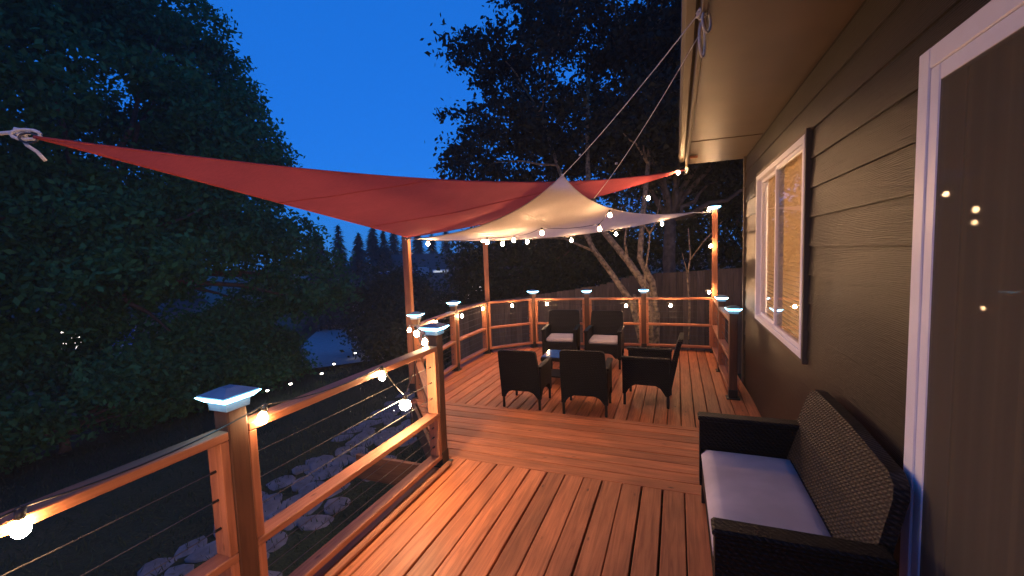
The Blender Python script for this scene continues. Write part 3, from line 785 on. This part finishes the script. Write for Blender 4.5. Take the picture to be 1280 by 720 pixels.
# window: frame, stile, panes, blinds
wy0, wy1, wz0, wz1 = WIN
win = MB(); fx = WALL-.022
def fr(mb, ya, yb, za, zb, w, x0, x1):
    xc, dx = (x0+x1)/2, x1-x0
    mb.box((xc, ya+w/2, (za+zb)/2), (dx, w, zb-za), ch=.004); mb.box((xc, yb-w/2, (za+zb)/2), (dx, w, zb-za), ch=.004)
    mb.box((xc, (ya+yb)/2, za+w/2), (dx-.002, yb-ya-2*w-.001, w), ch=.004); mb.box((xc, (ya+yb)/2, zb-w/2), (dx-.002, yb-ya-2*w-.001, w), ch=.004)
fr(win, wy0-.02, wy1+.02, wz0-.02, wz1+.02, .05, WALL-.046, WALL+.06)
w = win.build('window', M['white'], house)
m = MB(); fr(m, wy0-.052, wy1+.052, wz0-.052, wz1+.052, .0315, WALL-.043, WALL+.01); m.build('frame_shade_strip', M['fascia'], w)  # dark band added as the shaded near side of the white frame
ym = wy0+(wy1-wy0)*.50
m = MB(); fr(m, wy0+.031, ym+.02, wz0+.031, wz1-.031, .035, WALL-.035, WALL-.005); fr(m, ym-.02, wy1-.031, wz0+.031, wz1-.031, .035, WALL-.003, WALL+.03); m.build('sash', M['white'], w)
m = MB(); m.box((WALL-.02, (wy0+ym)/2+.025, (wz0+wz1)/2), (.005, ym-wy0-.08, wz1-wz0-.13), ch=0); m.box((WALL+.013, (wy1+ym)/2-.01, (wz0+wz1)/2), (.005, wy1-ym-.08, wz1-wz0-.13), ch=0); m.build('pane', M['glass'], w)
m = MB(); zz = wz0+.03
rt = Matrix.Rotation(rad(65), 3, 'Y')
while zz < wz1-.05:
    for ya, yb in ((wy0+.034, ym-.004), (ym+.004, wy1-.034)): m.box((WALL+.060, (ya+yb)/2, zz), (.045, yb-ya, .0025), rt, ch=.0005)
    zz += .040
for ya, yb in ((wy0+.034, ym-.004), (ym+.004, wy1-.034)): m.box((WALL+.060, (ya+yb)/2, wz1-.035), (.05, yb-ya, .05))
m.build('blind', M['blind'], w)
# sliding door
dy0, dy1, dz0, dz1 = DOOR
m = MB(); fr(m, dy0-.03, dy1+.03, dz0-.03, dz1+.03, .072, WALL-.045, WALL+.06); d = m.build('door', M['white'], house)
m = MB(); fr(m, (dy0+dy1)/2-.03, dy1-.043, dz0+.043, dz1-.043, .058, WALL-.040, WALL-.014); fr(m, dy0+.043, (dy0+dy1)/2+.03, dz0+.043, dz1-.043, .058, WALL+.022, WALL+.052); m.build('sash', M['white'], d)
m = MB(); m.box((WALL-.030, (dy0+3*dy1)/4-.036, (dz0+dz1)/2), (.005, (dy1-dy0)/2-.135, dz1-dz0-.19), ch=0); m.box((WALL+.04, (3*dy0+dy1)/4+.04, (dz0+dz1)/2), (.005, (dy1-dy0)/2-.16, dz1-dz0-.26), ch=0); m.build('pane', M['glass'], d)
m = MB(); m.box((WALL-.0365, (dy0+3*dy1)/4-.036, (dz0+dz1)/2), (.0015, (dy1-dy0)/2-.135, dz1-dz0-.19), ch=0); m.build('insect_screen', M['screen'], d)
m = MB(); vs = []; nn = 120
for i in range(nn+1):
    y_ = dy1-1.78+1.775*i/nn; x_ = WALL+.078+.010*math.sin(i*.9)+.006*math.sin(i*2.1)
    vs += [(x_, y_, dz0+.01), (x_, y_, dz1+.12)]
m.add(vs, [(2*i, 2*i+1, 2*i+3, 2*i+2) for i in range(nn)]); m.build('curtain', M['curtain'], d, True)

# ------------------------------------------------------------------ lit lamps inside the rooms
def pendant(label, x, y, z, r, mat):
    t = thing('pendant_lamp', label, 'lamp', (x, y, z), 'lit lamps inside the house')
    m = MB(); m.tube([(x, y, 2.598), (x, y, z+r+.02)], .006, 6); m.lathe([(.05, 2.575), (.055, 2.597)], 12, (x, y, 0)); m.build('cord', M['black'], t)
    m = MB(); m.lathe([(r*math.sin(a)+.001, z-r*math.cos(a)) for a in [k*math.pi/10 for k in range(11)]], 16, (x, y, 0)); m.build('globe', mat, t, True)
    m = MB(); m.lathe([(.03, z+r+.002), (.025, z+r+.03)], 10, (x, y, 0)); m.build('holder', M['black'], t)
pendant('lit globe lamp hanging in the room behind the sliding door', 3.0, -1.9, 1.86, .15, M['lantern'])
pendant('lit globe lamp hanging in the bedroom behind the window blinds', 2.7, 4.75, 1.80, .13, M['lamp_shade'])

# ------------------------------------------------------------------ board fence behind the deck
f = thing('board_fence', 'weathered board fence standing close behind the back railing', 'fence', (0, 10.5, -1.3))
path = [(6.5, 10.9, 1.30), (2.2, 10.7, 1.27), (-.9, 10.55, 1.10), (-1.75, 10.5, .86), (-3.6, 10.0, .62), (-4.9, 9.0, .52)]
m = MB(); mp_ = MB()
for a, b in zip(path[:-1], path[1:]):
    l = math.hypot(b[0]-a[0], b[1]-a[1]); n = max(1, int(l/.142)); dx, dy = (b[0]-a[0])/l, (b[1]-a[1])/l
    for i in range(n):
        t_ = (i+.5)/n; x_, y_ = a[0]+(b[0]-a[0])*t_, a[1]+(b[1]-a[1])*t_; zt = a[2]+(b[2]-a[2])*t_+R.uniform(-.008, .008); zb = gz(x_, y_)+.02
        m.beam((x_, y_, zb), (x_, y_, zt), l/n-.004, .018, .002, up=(-dy, dx, 0))
    ox, oy = -dy*.045, dx*.045
    for fz in (.12, .85):
        mp_.beam((a[0]-ox, a[1]-oy, gz(a[0], a[1])+(a[2]-gz(a[0], a[1]))*fz), (b[0]-ox, b[1]-oy, gz(b[0], b[1])+(b[2]-gz(b[0], b[1]))*fz), .038, .089)
m.build('fence_boards', M['fence'], f)
mp_.build('fence_rails', M['fence'], f)
for a in path[:-1]:
    q = MB(); q.box((a[0], a[1]+.12, (gz(a[0], a[1])+a[2])/2), (.1, .1, a[2]-gz(a[0], a[1])-.06)); q.build('fence_post', M['fence'], f)

# ------------------------------------------------------------------ trees
def crown(blobs, nclump, perclump, leaf, spread, shell=.55, flat=.8):
    """clumped leaf positions through a union of ellipsoid blobs"""
    w = np.array([b[3]*b[4]*b[5] for b in blobs])**.75; w /= w.sum()
    pick = NR.choice(len(blobs), nclump, p=w); B = np.array(blobs)[pick]
    d = NR.normal(size=(nclump, 3)); d /= np.linalg.norm(d, axis=1)[:, None]
    r = NR.uniform(0, 1, nclump)**(1/3); r = shell+(1-shell)*r
    r *= 1+.22*np.sin(d[:, 0]*5+d[:, 2]*7+pick)*np.sin(d[:, 1]*6+pick*2)
    c = B[:, :3]+d*r[:, None]*B[:, 3:6]
    s = spread*NR.uniform(.5, 1.4, nclump)
    P = np.repeat(c, perclump, 0)+NR.normal(size=(nclump*perclump, 3))*np.repeat(s, perclump)[:, None]*np.array([1, 1, flat])
    n = len(P)
    U = NR.normal(size=(n, 3)); U /= np.linalg.norm(U, axis=1)[:, None]
    V = np.cross(U, NR.normal(size=(n, 3))); V /= np.linalg.norm(V, axis=1)[:, None]
    L_ = leaf*NR.uniform(.6, 1.25, n)[:, None]
    return P, U*L_, V*L_, c
def limbs(m, base, tips, r0, r1, k=7, wig=.12):
    for tip in tips:
        a, b = Vector(base), Vector(tip); pts = []; rs = []
        for i in range(k+1):
            t_ = i/k; p = a.lerp(b, t_); p.z += .10*(b-a).length*math.sin(math.pi*t_)*.5
            if 0 < i < k: p += Vector((R.uniform(-wig, wig), R.uniform(-wig, wig), R.uniform(-wig, wig)*.5))
            pts.append(p); rs.append(r0*(1-t_)+r1*t_)
        m.tube(pts, rs, 7)
def tree(name, label, basepos, blobs, nclump, per, leaf, spread, lm, bm_, trunk_r, shell=.5, ntips=14, group=None, fork=None):
    x, y = basepos; zb = gz(x, y)-.1
    t = thing(name, label, 'tree', (x, y, zb), group)
    P, U, V, c = crown(blobs, nclump, per, leaf, spread, shell)
    quads_obj('crown', P, U, V, M[lm], t)
    m = MB(); fz = fork if fork is not None else min(b[2]-b[5]*.4 for b in blobs)
    m.tube([(x, y, zb), (x+.05, y, zb+(fz-zb)*.35), (x-.04, y+.04, zb+(fz-zb)*.7), (x, y, fz)], [trunk_r*1.35, trunk_r, trunk_r*.9, trunk_r*.8], 10)
    tips = c[NR.choice(len(c), min(ntips, len(c)), replace=False)]
    limbs(m, (x, y, fz-.1), [tuple(p) for p in tips], trunk_r*.42, .018)
    m.build('trunk', M[bm_], t, True)
    return t
# big left maple
def boughs(blobs, per, rmin, rmax):
    out = []
    for (x, y, z, a, b, c) in blobs:
        for _ in range(max(3, int(per*(a*b*c)**(2/3)))):
            d = Vector((R.gauss(0, 1), R.gauss(0, 1), R.gauss(0, 1))).normalized(); f = R.uniform(.55, 1.0)
            r = R.uniform(rmin, rmax)
            out.append((x+d.x*a*f, y+d.y*b*f, z+d.z*c*f, r*R.uniform(.9, 1.4), r*R.uniform(.9, 1.4), r*R.uniform(.45, .7)))
    return out
blobs = [(-15.4, 7.4, 5.4, 3.4, 3.4, 5.0), (-13.2, 10.0, 4.0, 2.0, 2.0, 2.4), (-14.2, 9.6, 6.6, 1.8, 1.6, 1.9), (-12.6, 11.2, 1.0, 1.7, 1.7, 1.9), (-14.4, 8.9, 8.3, 1.8, 1.7, 1.5), (-14.0, 7.6, 2.8, 2.0, 2.2, 1.8), (-14.8, 3.2, 6.6, 3.6, 3.6, 5.4), (-13.6, 6.4, 1.2, 2.2, 2.6, 2.0), (-14.4, 1.8, 1.4, 2.6, 2.8, 2.6)]
tree('maple_tree', 'big dark green maple filling the left side beyond the near railing', (-15.2, 7.0), boughs(blobs, 5.2, .5, 1.15), 6800, 30, .088, .20, 'leaf_left', 'bark_dark', .30, .35, 40, fork=1.5)
# tree right behind the deck with leaning pale trunks
t = thing('lit_tree', 'leafy dark tree behind the deck with pale leaning trunks lit by the bulbs', 'tree', (-.75, 9.5, gz(-.75, 9.5)-.1))
blobs = [(-1.8, 11.2, 6.2, 3.6, 2.6, 2.8), (-4.2, 11.0, 4.6, 2.1, 1.9, 1.5), (-2.8, 11.4, 6.9, 2.0, 2.0, 1.9), (.4, 11.6, 7.4, 2.6, 2.2, 2.4), (-5.2, 10.6, 3.7, 1.2, 1.2, .9), (-.2, 11.4, 4.8, 2.4, 2.0, 1.5), (1.6, 11.8, 5.6, 2.2, 2.0, 2.4), (-2.8, 11.2, 4.2, 1.6, 1.4, 1.0)]
P, U, V, c = crown(boughs(blobs, 6.0, .35, .8), 2900, 20, .078, .17, .3)
quads_obj('crown', P, U, V, M['leaf_right'], t)
zb = gz(-.75, 9.5)-.1
def trunk(pts, r0, r1, mat='bark', nm='trunk'):
    m = MB(); n_ = len(pts); m.tube(pts, [r0+(r1-r0)*i/(n_-1) for i in range(n_)], 9); return m
tr_ = [([(-.62, 9.5, zb), (-.72, 9.5, -.2), (-.9, 9.5, .55), (-1.30, 9.55, 1.15), (-1.75, 9.7, 1.75), (-2.2, 10, 2.6), (-2.7, 10.4, 3.8), (-3.2, 10.8, 5.2)], .085, .035),
       ([(-.55, 9.55, zb), (-.5, 9.55, .2), (-.62, 9.55, .9), (-.98, 9.6, 1.45), (-1.5, 9.75, 2.1), (-1.9, 10.1, 3.2), (-2.0, 10.6, 4.6), (-2.0, 11, 6.2)], .10, .04),
       ([(-.45, 9.6, zb), (-.42, 9.6, .3), (-.5, 9.65, 1.0), (-.75, 9.7, 1.5), (-.70, 9.9, 2.3), (-.6, 10.4, 3.6), (-.5, 10.9, 5.6)], .09, .04),
       ([(-1.75, 9.7, 1.7), (-2.4, 9.7, 2.0), (-3.0, 9.9, 2.05)], .03, .012), ([(-1.30, 9.55, 1.15), (-1.7, 9.5, 1.72), (-1.85, 9.5, 2.3)], .03, .014),
       ([(-.98, 9.6, 1.45), (-1.05, 9.6, 1.9), (-.95, 9.7, 2.6)], .03, .015), ([(-.8, 9.52, .35), (-.85, 9.5, .75)], .055, .035)]
m = MB()
for pts, a, b in tr_: m.v += [] ; q = trunk(pts, a, b); m.add(q.v, q.f)
tips = c[NR.choice(len(c), 40, replace=False)]
for p in tips:
    st_ = min(((-2.7, 10.4, 3.8), (-2.0, 10.6, 4.6), (-.6, 10.4, 3.6), (-.5, 10.9, 5.6), (-3.2, 10.8, 5.2)), key=lambda s: (Vector(s)-Vector(p)).length)
    limbs(m, st_, [tuple(p)], .03, .012, 5, .08)
m.build('trunk', M['bark'], t, True)
# thick upright trunk tree further right, and a slim pale sapling
tree('tall_tree', 'tall tree with a thick upright trunk just behind the fence', (-.15, 11.6), [(.3, 12.4, 5.8, 2.8, 2.0, 2.4), (1.6, 12.6, 4.4, 2.2, 1.8, 1.6)], 1000, 30, .075, .27, 'leaf_right', 'bark_dark', .17, .4, 12, fork=2.5)
def sapling(label, pts, branches, r):
    t = thing('bare_sapling', label, 'tree', pts[0], 'thin bare saplings behind the back railing')
    m = trunk(pts, r, r*.5)
    for b in branches: q = trunk(b, r*.6, r*.3); m.add(q.v, q.f)
    m.build('trunk', M['bark'], t, True)
sapling('slim pale forked sapling right of the leaning trunks', [(-.62, 9.1, gz(-.6, 9.1)-.05), (-.63, 9.1, .4), (-.6, 9.1, 1.2), (-.52, 9.1, 1.75), (-.5, 9.1, 2.05)], [[(-.5, 9.1, 2.0), (-.62, 9.12, 2.2), (-.7, 9.15, 2.5)], [(-.5, 9.1, 2.0), (-.38, 9.1, 2.25), (-.3, 9.1, 2.7)]], .028)
sapling('thin crooked sapling close to the tall back right post', [(.22, 9.6, gz(.2, 9.6)-.05), (.24, 9.6, .6), (.2, 9.6, 1.1), (.26, 9.6, 1.5), (.22, 9.65, 2.1)], [[(.25, 9.6, 1.45), (.5, 9.6, 1.8), (.85, 9.6, 2.2)], [(.22, 9.6, 1.1), (.1, 9.6, 1.6)]], .024)
# dark masses behind, right to left
dark = [('broad dark tree filling the gap under the eave', (2.2, 15.5), [(1.8, 15.5, 4.4, 3.4, 2.4, 4.2), (3.6, 15.0, 2.2, 2.6, 2, 2.6), (-.6, 15.6, 3.6, 2.2, 1.8, 2.8)], 1000, 24),
        ('low bushy dark tree beyond the fence left of the leaning trunks', (-5.5, 15.0), [(-5.5, 15, .9, 2.6, 2.0, 1.7), (-3.2, 15.2, 1.4, 2.0, 1.7, 1.7)], 620, 24),
        ('round dark shrub tree between the two slim posts in the valley', (-9.6, 17.5), [(-9.6, 17.5, -1.6, 2.0, 2.0, 1.5), (-8.0, 17, -1.3, 1.5, 1.5, 1.3)], 420, 24),
        ('bushy dark green tree beside the street', (-12.0, 16.2), [(-12.2, 16.4, -.8, 1.7, 2.0, 1.9), (-10.9, 15.6, -1.2, 1.5, 1.6, 1.4)], 560, 26),
        ('low dark hedge like tree left of the tall left post', (-8.8, 13.2), [(-8.8, 13.2, -1.3, 1.6, 1.6, 1.2), (-7.6, 12.6, -1.4, 1.2, 1.2, 1.0)], 360, 26)]
for lb_, b, bl, nc, pc in dark: tree('bushy_tree', lb_, b, bl, int(nc*1.5), int(pc*1.3), .085, .30, 'leaf_bush', 'bark_dark', .14, .45, 10, 'dark bushy trees behind the deck')
for lb_, b, bl, nc, pc in [
        ('wide dark shrub under the maple seen over the near railing', (-13.0, 5.2), [(-13.2, 5.6, -1.0, 2.2, 2.4, 1.4), (-12.6, 8.2, -1.3, 1.8, 1.8, 1.1)], 700, 26),
        ('dark shrub at the far left below the maple', (-13.2, 1.6), [(-13.4, 2.2, -.7, 2.4, 2.2, 1.6), (-13.0, -.6, -.6, 2.2, 2.0, 1.7)], 700, 26),
        ('rounded dark shrub between the maple and the street', (-13.1, 9.7), [(-13.2, 9.6, -1.0, 1.6, 1.5, 1.3)], 420, 26)]:
    tree('bushy_shrub', lb_, b, boughs(bl, 7, .5, .9), nc*3, 22, .075, .2, 'leaf_left', 'bark_dark', .10, .4, 10, 'dark shrubs under the maple', fork=gz(*b)+.5)
# distant conifers
def conifer(label, x, y, h, r):
    zb = gz(x, y)-.1
    t = thing('fir_tree', label, 'tree', (x, y, zb), 'pointed firs on the skyline')
    n_ = 2600; u = NR.uniform(0, 1, n_)**.7; zz = h*(1-u)*.94+.06*h
    layer = .72+.28*np.abs(np.sin(zz*2.6+NR.uniform(0, .5, n_)))
    rr = r*(u*.95+.05)*np.sqrt(NR.uniform(.15, 1, n_))*layer; a = NR.uniform(0, 2*math.pi, n_)
    P = np.stack([x+rr*np.cos(a), y+rr*np.sin(a), zb+zz-rr*.25], 1)
    U = np.stack([np.cos(a), np.sin(a), NR.uniform(-.7, -.1, n_)], 1)*NR.uniform(.16, .4, n_)[:, None]*(r/2.2)
    V = np.stack([-np.sin(a), np.cos(a), NR.uniform(-.3, .3, n_)], 1)*.16*(r/2.2)
    quads_obj('crown', P, U, V, M['needle'], t)
    m = MB(); m.tube([(x, y, zb), (x, y, zb+h*.6), (x, y, zb+h*.99)], [r*.1, r*.06, .02], 7); m.build('trunk', M['bark_dark'], t)
firs = [(-40.5, 36.5, 1.9, 'leftmost'), (-42.5, 40, 4.3, ''), (-40.2, 43, 3.3, ''), (-38.5, 41, 4.0, ''), (-37.2, 39, 3.6, ''), (-36.0, 44, 4.3, ''), (-34.6, 42, 3.3, ''), (-33.0, 46, 3.6, ''), (-31.2, 44, 3.0, ''), (-29.4, 50, 3.6, ''), (-27.2, 48, 3.1, ''), (-24.6, 46, 3.8, ''), (-21.8, 50, 4.2, ''), (-44.8, 38, 3.2, '')]
names = ['lowest fir at the left end beside the maple', 'fir with the sharp top rising above the street', 'slim fir behind the street', 'tall pointed fir left of the tall left post', 'shorter fir just left of the tall left post', 'tall fir right behind the tall left post', 'fir just right of the tall left post under the sail', 'fir above the roof of the grey house', 'small fir over the ridge of the grey house', 'fir between the grey house and the slim tall post', 'fir behind the slim tall post', 'fir right of the slim tall post', 'fir at the right end of the skyline', 'fir half hidden by the edge of the maple crown']
for (az, dist, el, _), nm in zip(firs, names):
    x, y = dist*math.sin(rad(az)), dist*math.cos(rad(az)); zt = 1.7+dist*math.tan(rad(el)); h = zt-gz(x, y)
    conifer(nm, x, y, h, R.uniform(2.0, 2.8))

# ------------------------------------------------------------------ far houses and lamps
def far_house(label, az, dist, w, d_, hwall, hroof, mat, lit, seed):
    rr_ = random.Random(seed)
    x, y = dist*math.sin(rad(az)), dist*math.cos(rad(az)); zb = gz(x, y)-.2
    t = thing('far_house', label, 'house', (0, 0, 0), 'houses in the valley')
    m = MB(); m.box((0, 0, hwall/2), (w, d_, hwall), ch=.01); m.build('wall', mat, t)
    m = MB(); m.prism([(-d_/2-.5, hwall-.1), (d_/2+.5, hwall-.1), (0, hwall+hroof)], lambda u, v, q: (q, u, v), -w/2-.4, w/2+.4); rf = m.build('roof', M['roof'], t)
    m = MB(); m.box((w*.25, .6, hwall+hroof), (.7, .7, 1.2)); m.build('chimney', mat, rf)
    for i, fx_ in enumerate((-.36, -.12, .14, .36)):
        for zz_ in ((1.1, 3.4) if hwall > 4 else (1.2,)):
            m = MB(); cx, cz = w*fx_, zz_+.65
            for a, b, c_, e in ((-.62, 0, .08, 1.4), (.62, 0, .08, 1.4), (0, .66, 1.32, .08), (0, -.66, 1.32, .08)): m.box((cx+a, -d_/2-.03, cz+b), (c_, .08, e), ch=.005)
            wf = m.build('window', M['white'], t)
            m = MB(); m.box((cx, -d_/2-.01, cz), (1.2, .03, 1.26), ch=.002); m.build('pane', lit if rr_.random() < .45 else M['tableglass'], wf)
    m = MB(); m.box((w*.0, -d_/2-.02, 1.0), (.95, .06, 2.0)); m.build('door', M['white'], t)
    t.location = (x, y, zb); t.rotation_euler = (0, 0, -rad(az)+rr_.uniform(-.5, .5))
far_house('grey two storey house with pale windows between the two left posts', -31.0, 40, 9.5, 7, 4.4, 1.7, M['siding_far'], M['pane_far'], 3)
far_house('dark house further left beside the tall left post', -35.0, 34, 7, 6, 2.9, 1.3, M['siding_far'], M['pane_far'], 5)
far_house('house with bright windows low behind the bushy tree and curved railing', -15.5, 26, 9, 7, 2.9, 1.6, M['siding_far2'], M['pane_warm'], 8)
far_house('house hidden behind the maple with lit windows', -66.5, 38, 11, 7, 2.9, 1.6, M['siding_far2'], M['pane_warm'], 9)
def street_lamp(label, az, dist, el):
    x, y = dist*math.sin(rad(az)), dist*math.cos(rad(az)); zb = gz(x, y); zt = 1.7+dist*math.tan(rad(el))
    t = thing('street_lamp', label, 'street lamp', (x, y, zb), 'lit street lamps in the valley')
    m = MB(); m.tube([(x, y, zb), (x, y, zt), (x+.5, y, zt+.35), (x+1.3, y, zt+.38)], [.09, .07, .05, .04], 8); m.build('pole', M['cable'], t)
    m = MB(); m.box((x+1.5, y, zt+.40), (.6, .24, .1), ch=.03); m.build('head', M['cable'], t)
    m = MB(); m.box((x+1.52, y, zt+.335), (.42, .2, .03), ch=.01); m.build('lens', M['streetlight'], t)
street_lamp('lit street lamp in front of the grey house', -29.6, 36, -1.6)
street_lamp('lit street lamp above the curved railing behind the bushy tree', -15.4, 24, -3.8)

pl0 = thing('path_light', '', 'lamp', (0, 0, 0), 'low path lights along the yard edge')
m = MB(); m.tube([(0, 0, 0), (0, 0, .34)], .012, 6); m.build('stake', M['black'], pl0)
m = MB(); m.lathe([(.07, .345), (.065, .36), (.015, .40)], 10); m.build('hood', M['black'], pl0)
m = MB(); m.lathe([(.032, .30), (.040, .335)], 10); m.build('lens', M['streetlight'], pl0)
for i, (x, y, lb_) in enumerate([(-10.0, 8.0, 'low path light left of the others, just above the near railing'), (-9.86, 8.6, 'low path light second from the left above the near railing'), (-10.0, 9.85, 'low path light midway along the yard edge below the street'), (-11.0, 11.4, 'low path light beside the bottom of the street'), (-12.0, 13.6, 'low path light on the street edge nearest the bushy tree'), (-12.0, 14.7, 'farthest low path light at the foot of the bushy tree')]):
    z = gz(x, y)-.02
    if i == 0: pl0.location = (x, y, z); pl0['label'] = lb_
    else: dup(pl0, lb_, (x, y, z))

# ------------------------------------------------------------------ thin evening haze
hz = MB(); hz.box((-25, 35, 2.75), (130, 130, 22.5), ch=0)
ho = hz.build('haze', bpy.data.materials.new('thin_haze')); ho['kind'] = 'stuff'
hm = ho.data.materials[0]; hm.use_nodes = True; hn = hm.node_tree; hn.nodes.remove(hn.nodes['Principled BSDF'])
pv = N(hn, 'ShaderNodeVolumePrincipled'); pv.inputs['Color'].default_value = (.9, .92, .95, 1); pv.inputs['Density'].default_value = .0022; pv.inputs['Anisotropy'].default_value = .3
hn.links.new(pv.outputs[0], hn.nodes['Material Output'].inputs['Volume'])

# ------------------------------------------------------------------ camera
cam = bpy.data.cameras.new('camera'); co = bpy.data.objects.new('camera', cam); COL.objects.link(co)
cam.sensor_width = 36; cam.lens = 540/1280*36; cam.clip_start = .02; cam.clip_end = 2000
d1 = Vector((206, 50, -540)).normalized()                   # house direction (+y) in camera axes
d2 = Vector((846-1000-640, 360-344, -540)).normalized()
upc = d1.cross(d2).normalized()
if upc.y < 0: upc = -upc
xc = d1.cross(upc)
W3 = Matrix((xc, d1, upc))                                  # camera axes -> world
co.matrix_world = Matrix.Translation((0, 0, 1.7)) @ W3.to_4x4()
sc.camera = co

# ------------------------------------------------------------------ light
w = bpy.data.worlds.new('World'); sc.world = w; w.use_nodes = True
nt = w.node_tree; bg = nt.nodes['Background']
sky = N(nt, 'ShaderNodeTexSky', sky_type='NISHITA', sun_disc=False)
SE, SR = rad(9.0), rad(150)
sky.sun_elevation = SE; sky.sun_rotation = SR; sky.ozone_density = 6.0; sky.air_density = 1.0; sky.dust_density = .2
mixn = N(nt, 'ShaderNodeMix', data_type='RGBA', blend_type='MULTIPLY'); mixn.inputs['Factor'].default_value = 1.0
mixn.inputs['B'].default_value = (.30, .75, 1.3, 1)
flat = N(nt, 'ShaderNodeMix', data_type='RGBA'); flat.inputs['Factor'].default_value = .62
flat.inputs['B'].default_value = (.085, 1.75, 7.6, 1)
nt.links.new(sky.outputs[0], mixn.inputs['A']); nt.links.new(mixn.outputs['Result'], flat.inputs['A']); nt.links.new(flat.outputs['Result'], bg.inputs['Color'])
bg.inputs['Strength'].default_value = .117
sl = bpy.data.lights.new('sun', 'SUN'); so = bpy.data.objects.new('sun', sl); COL.objects.link(so)
sl.energy = .02; sl.angle = rad(10); sl.color = (1, .85, .75)
sd = Vector((math.sin(SR)*math.cos(SE), math.cos(SR)*math.cos(SE), math.sin(SE)))
so.rotation_euler = sd.to_track_quat('Z', 'Y').to_euler()
vs_ = sc.view_settings
vs_.view_transform = 'Standard'; vs_.look = 'None'; vs_.exposure = 0; vs_.gamma = 1; vs_.use_curve_mapping = False
sc.cycles.use_denoising = True
try: sc.cycles.denoiser = 'OPENIMAGEDENOISE'
except Exception: pass
sc.cycles.use_light_tree = True
sc.cycles.max_bounces = 6; sc.cycles.diffuse_bounces = 3; sc.cycles.transparent_max_bounces = 8
sc.cycles.sample_clamp_indirect = 4.0
sc.cycles.caustics_reflective = False; sc.cycles.caustics_refractive = False
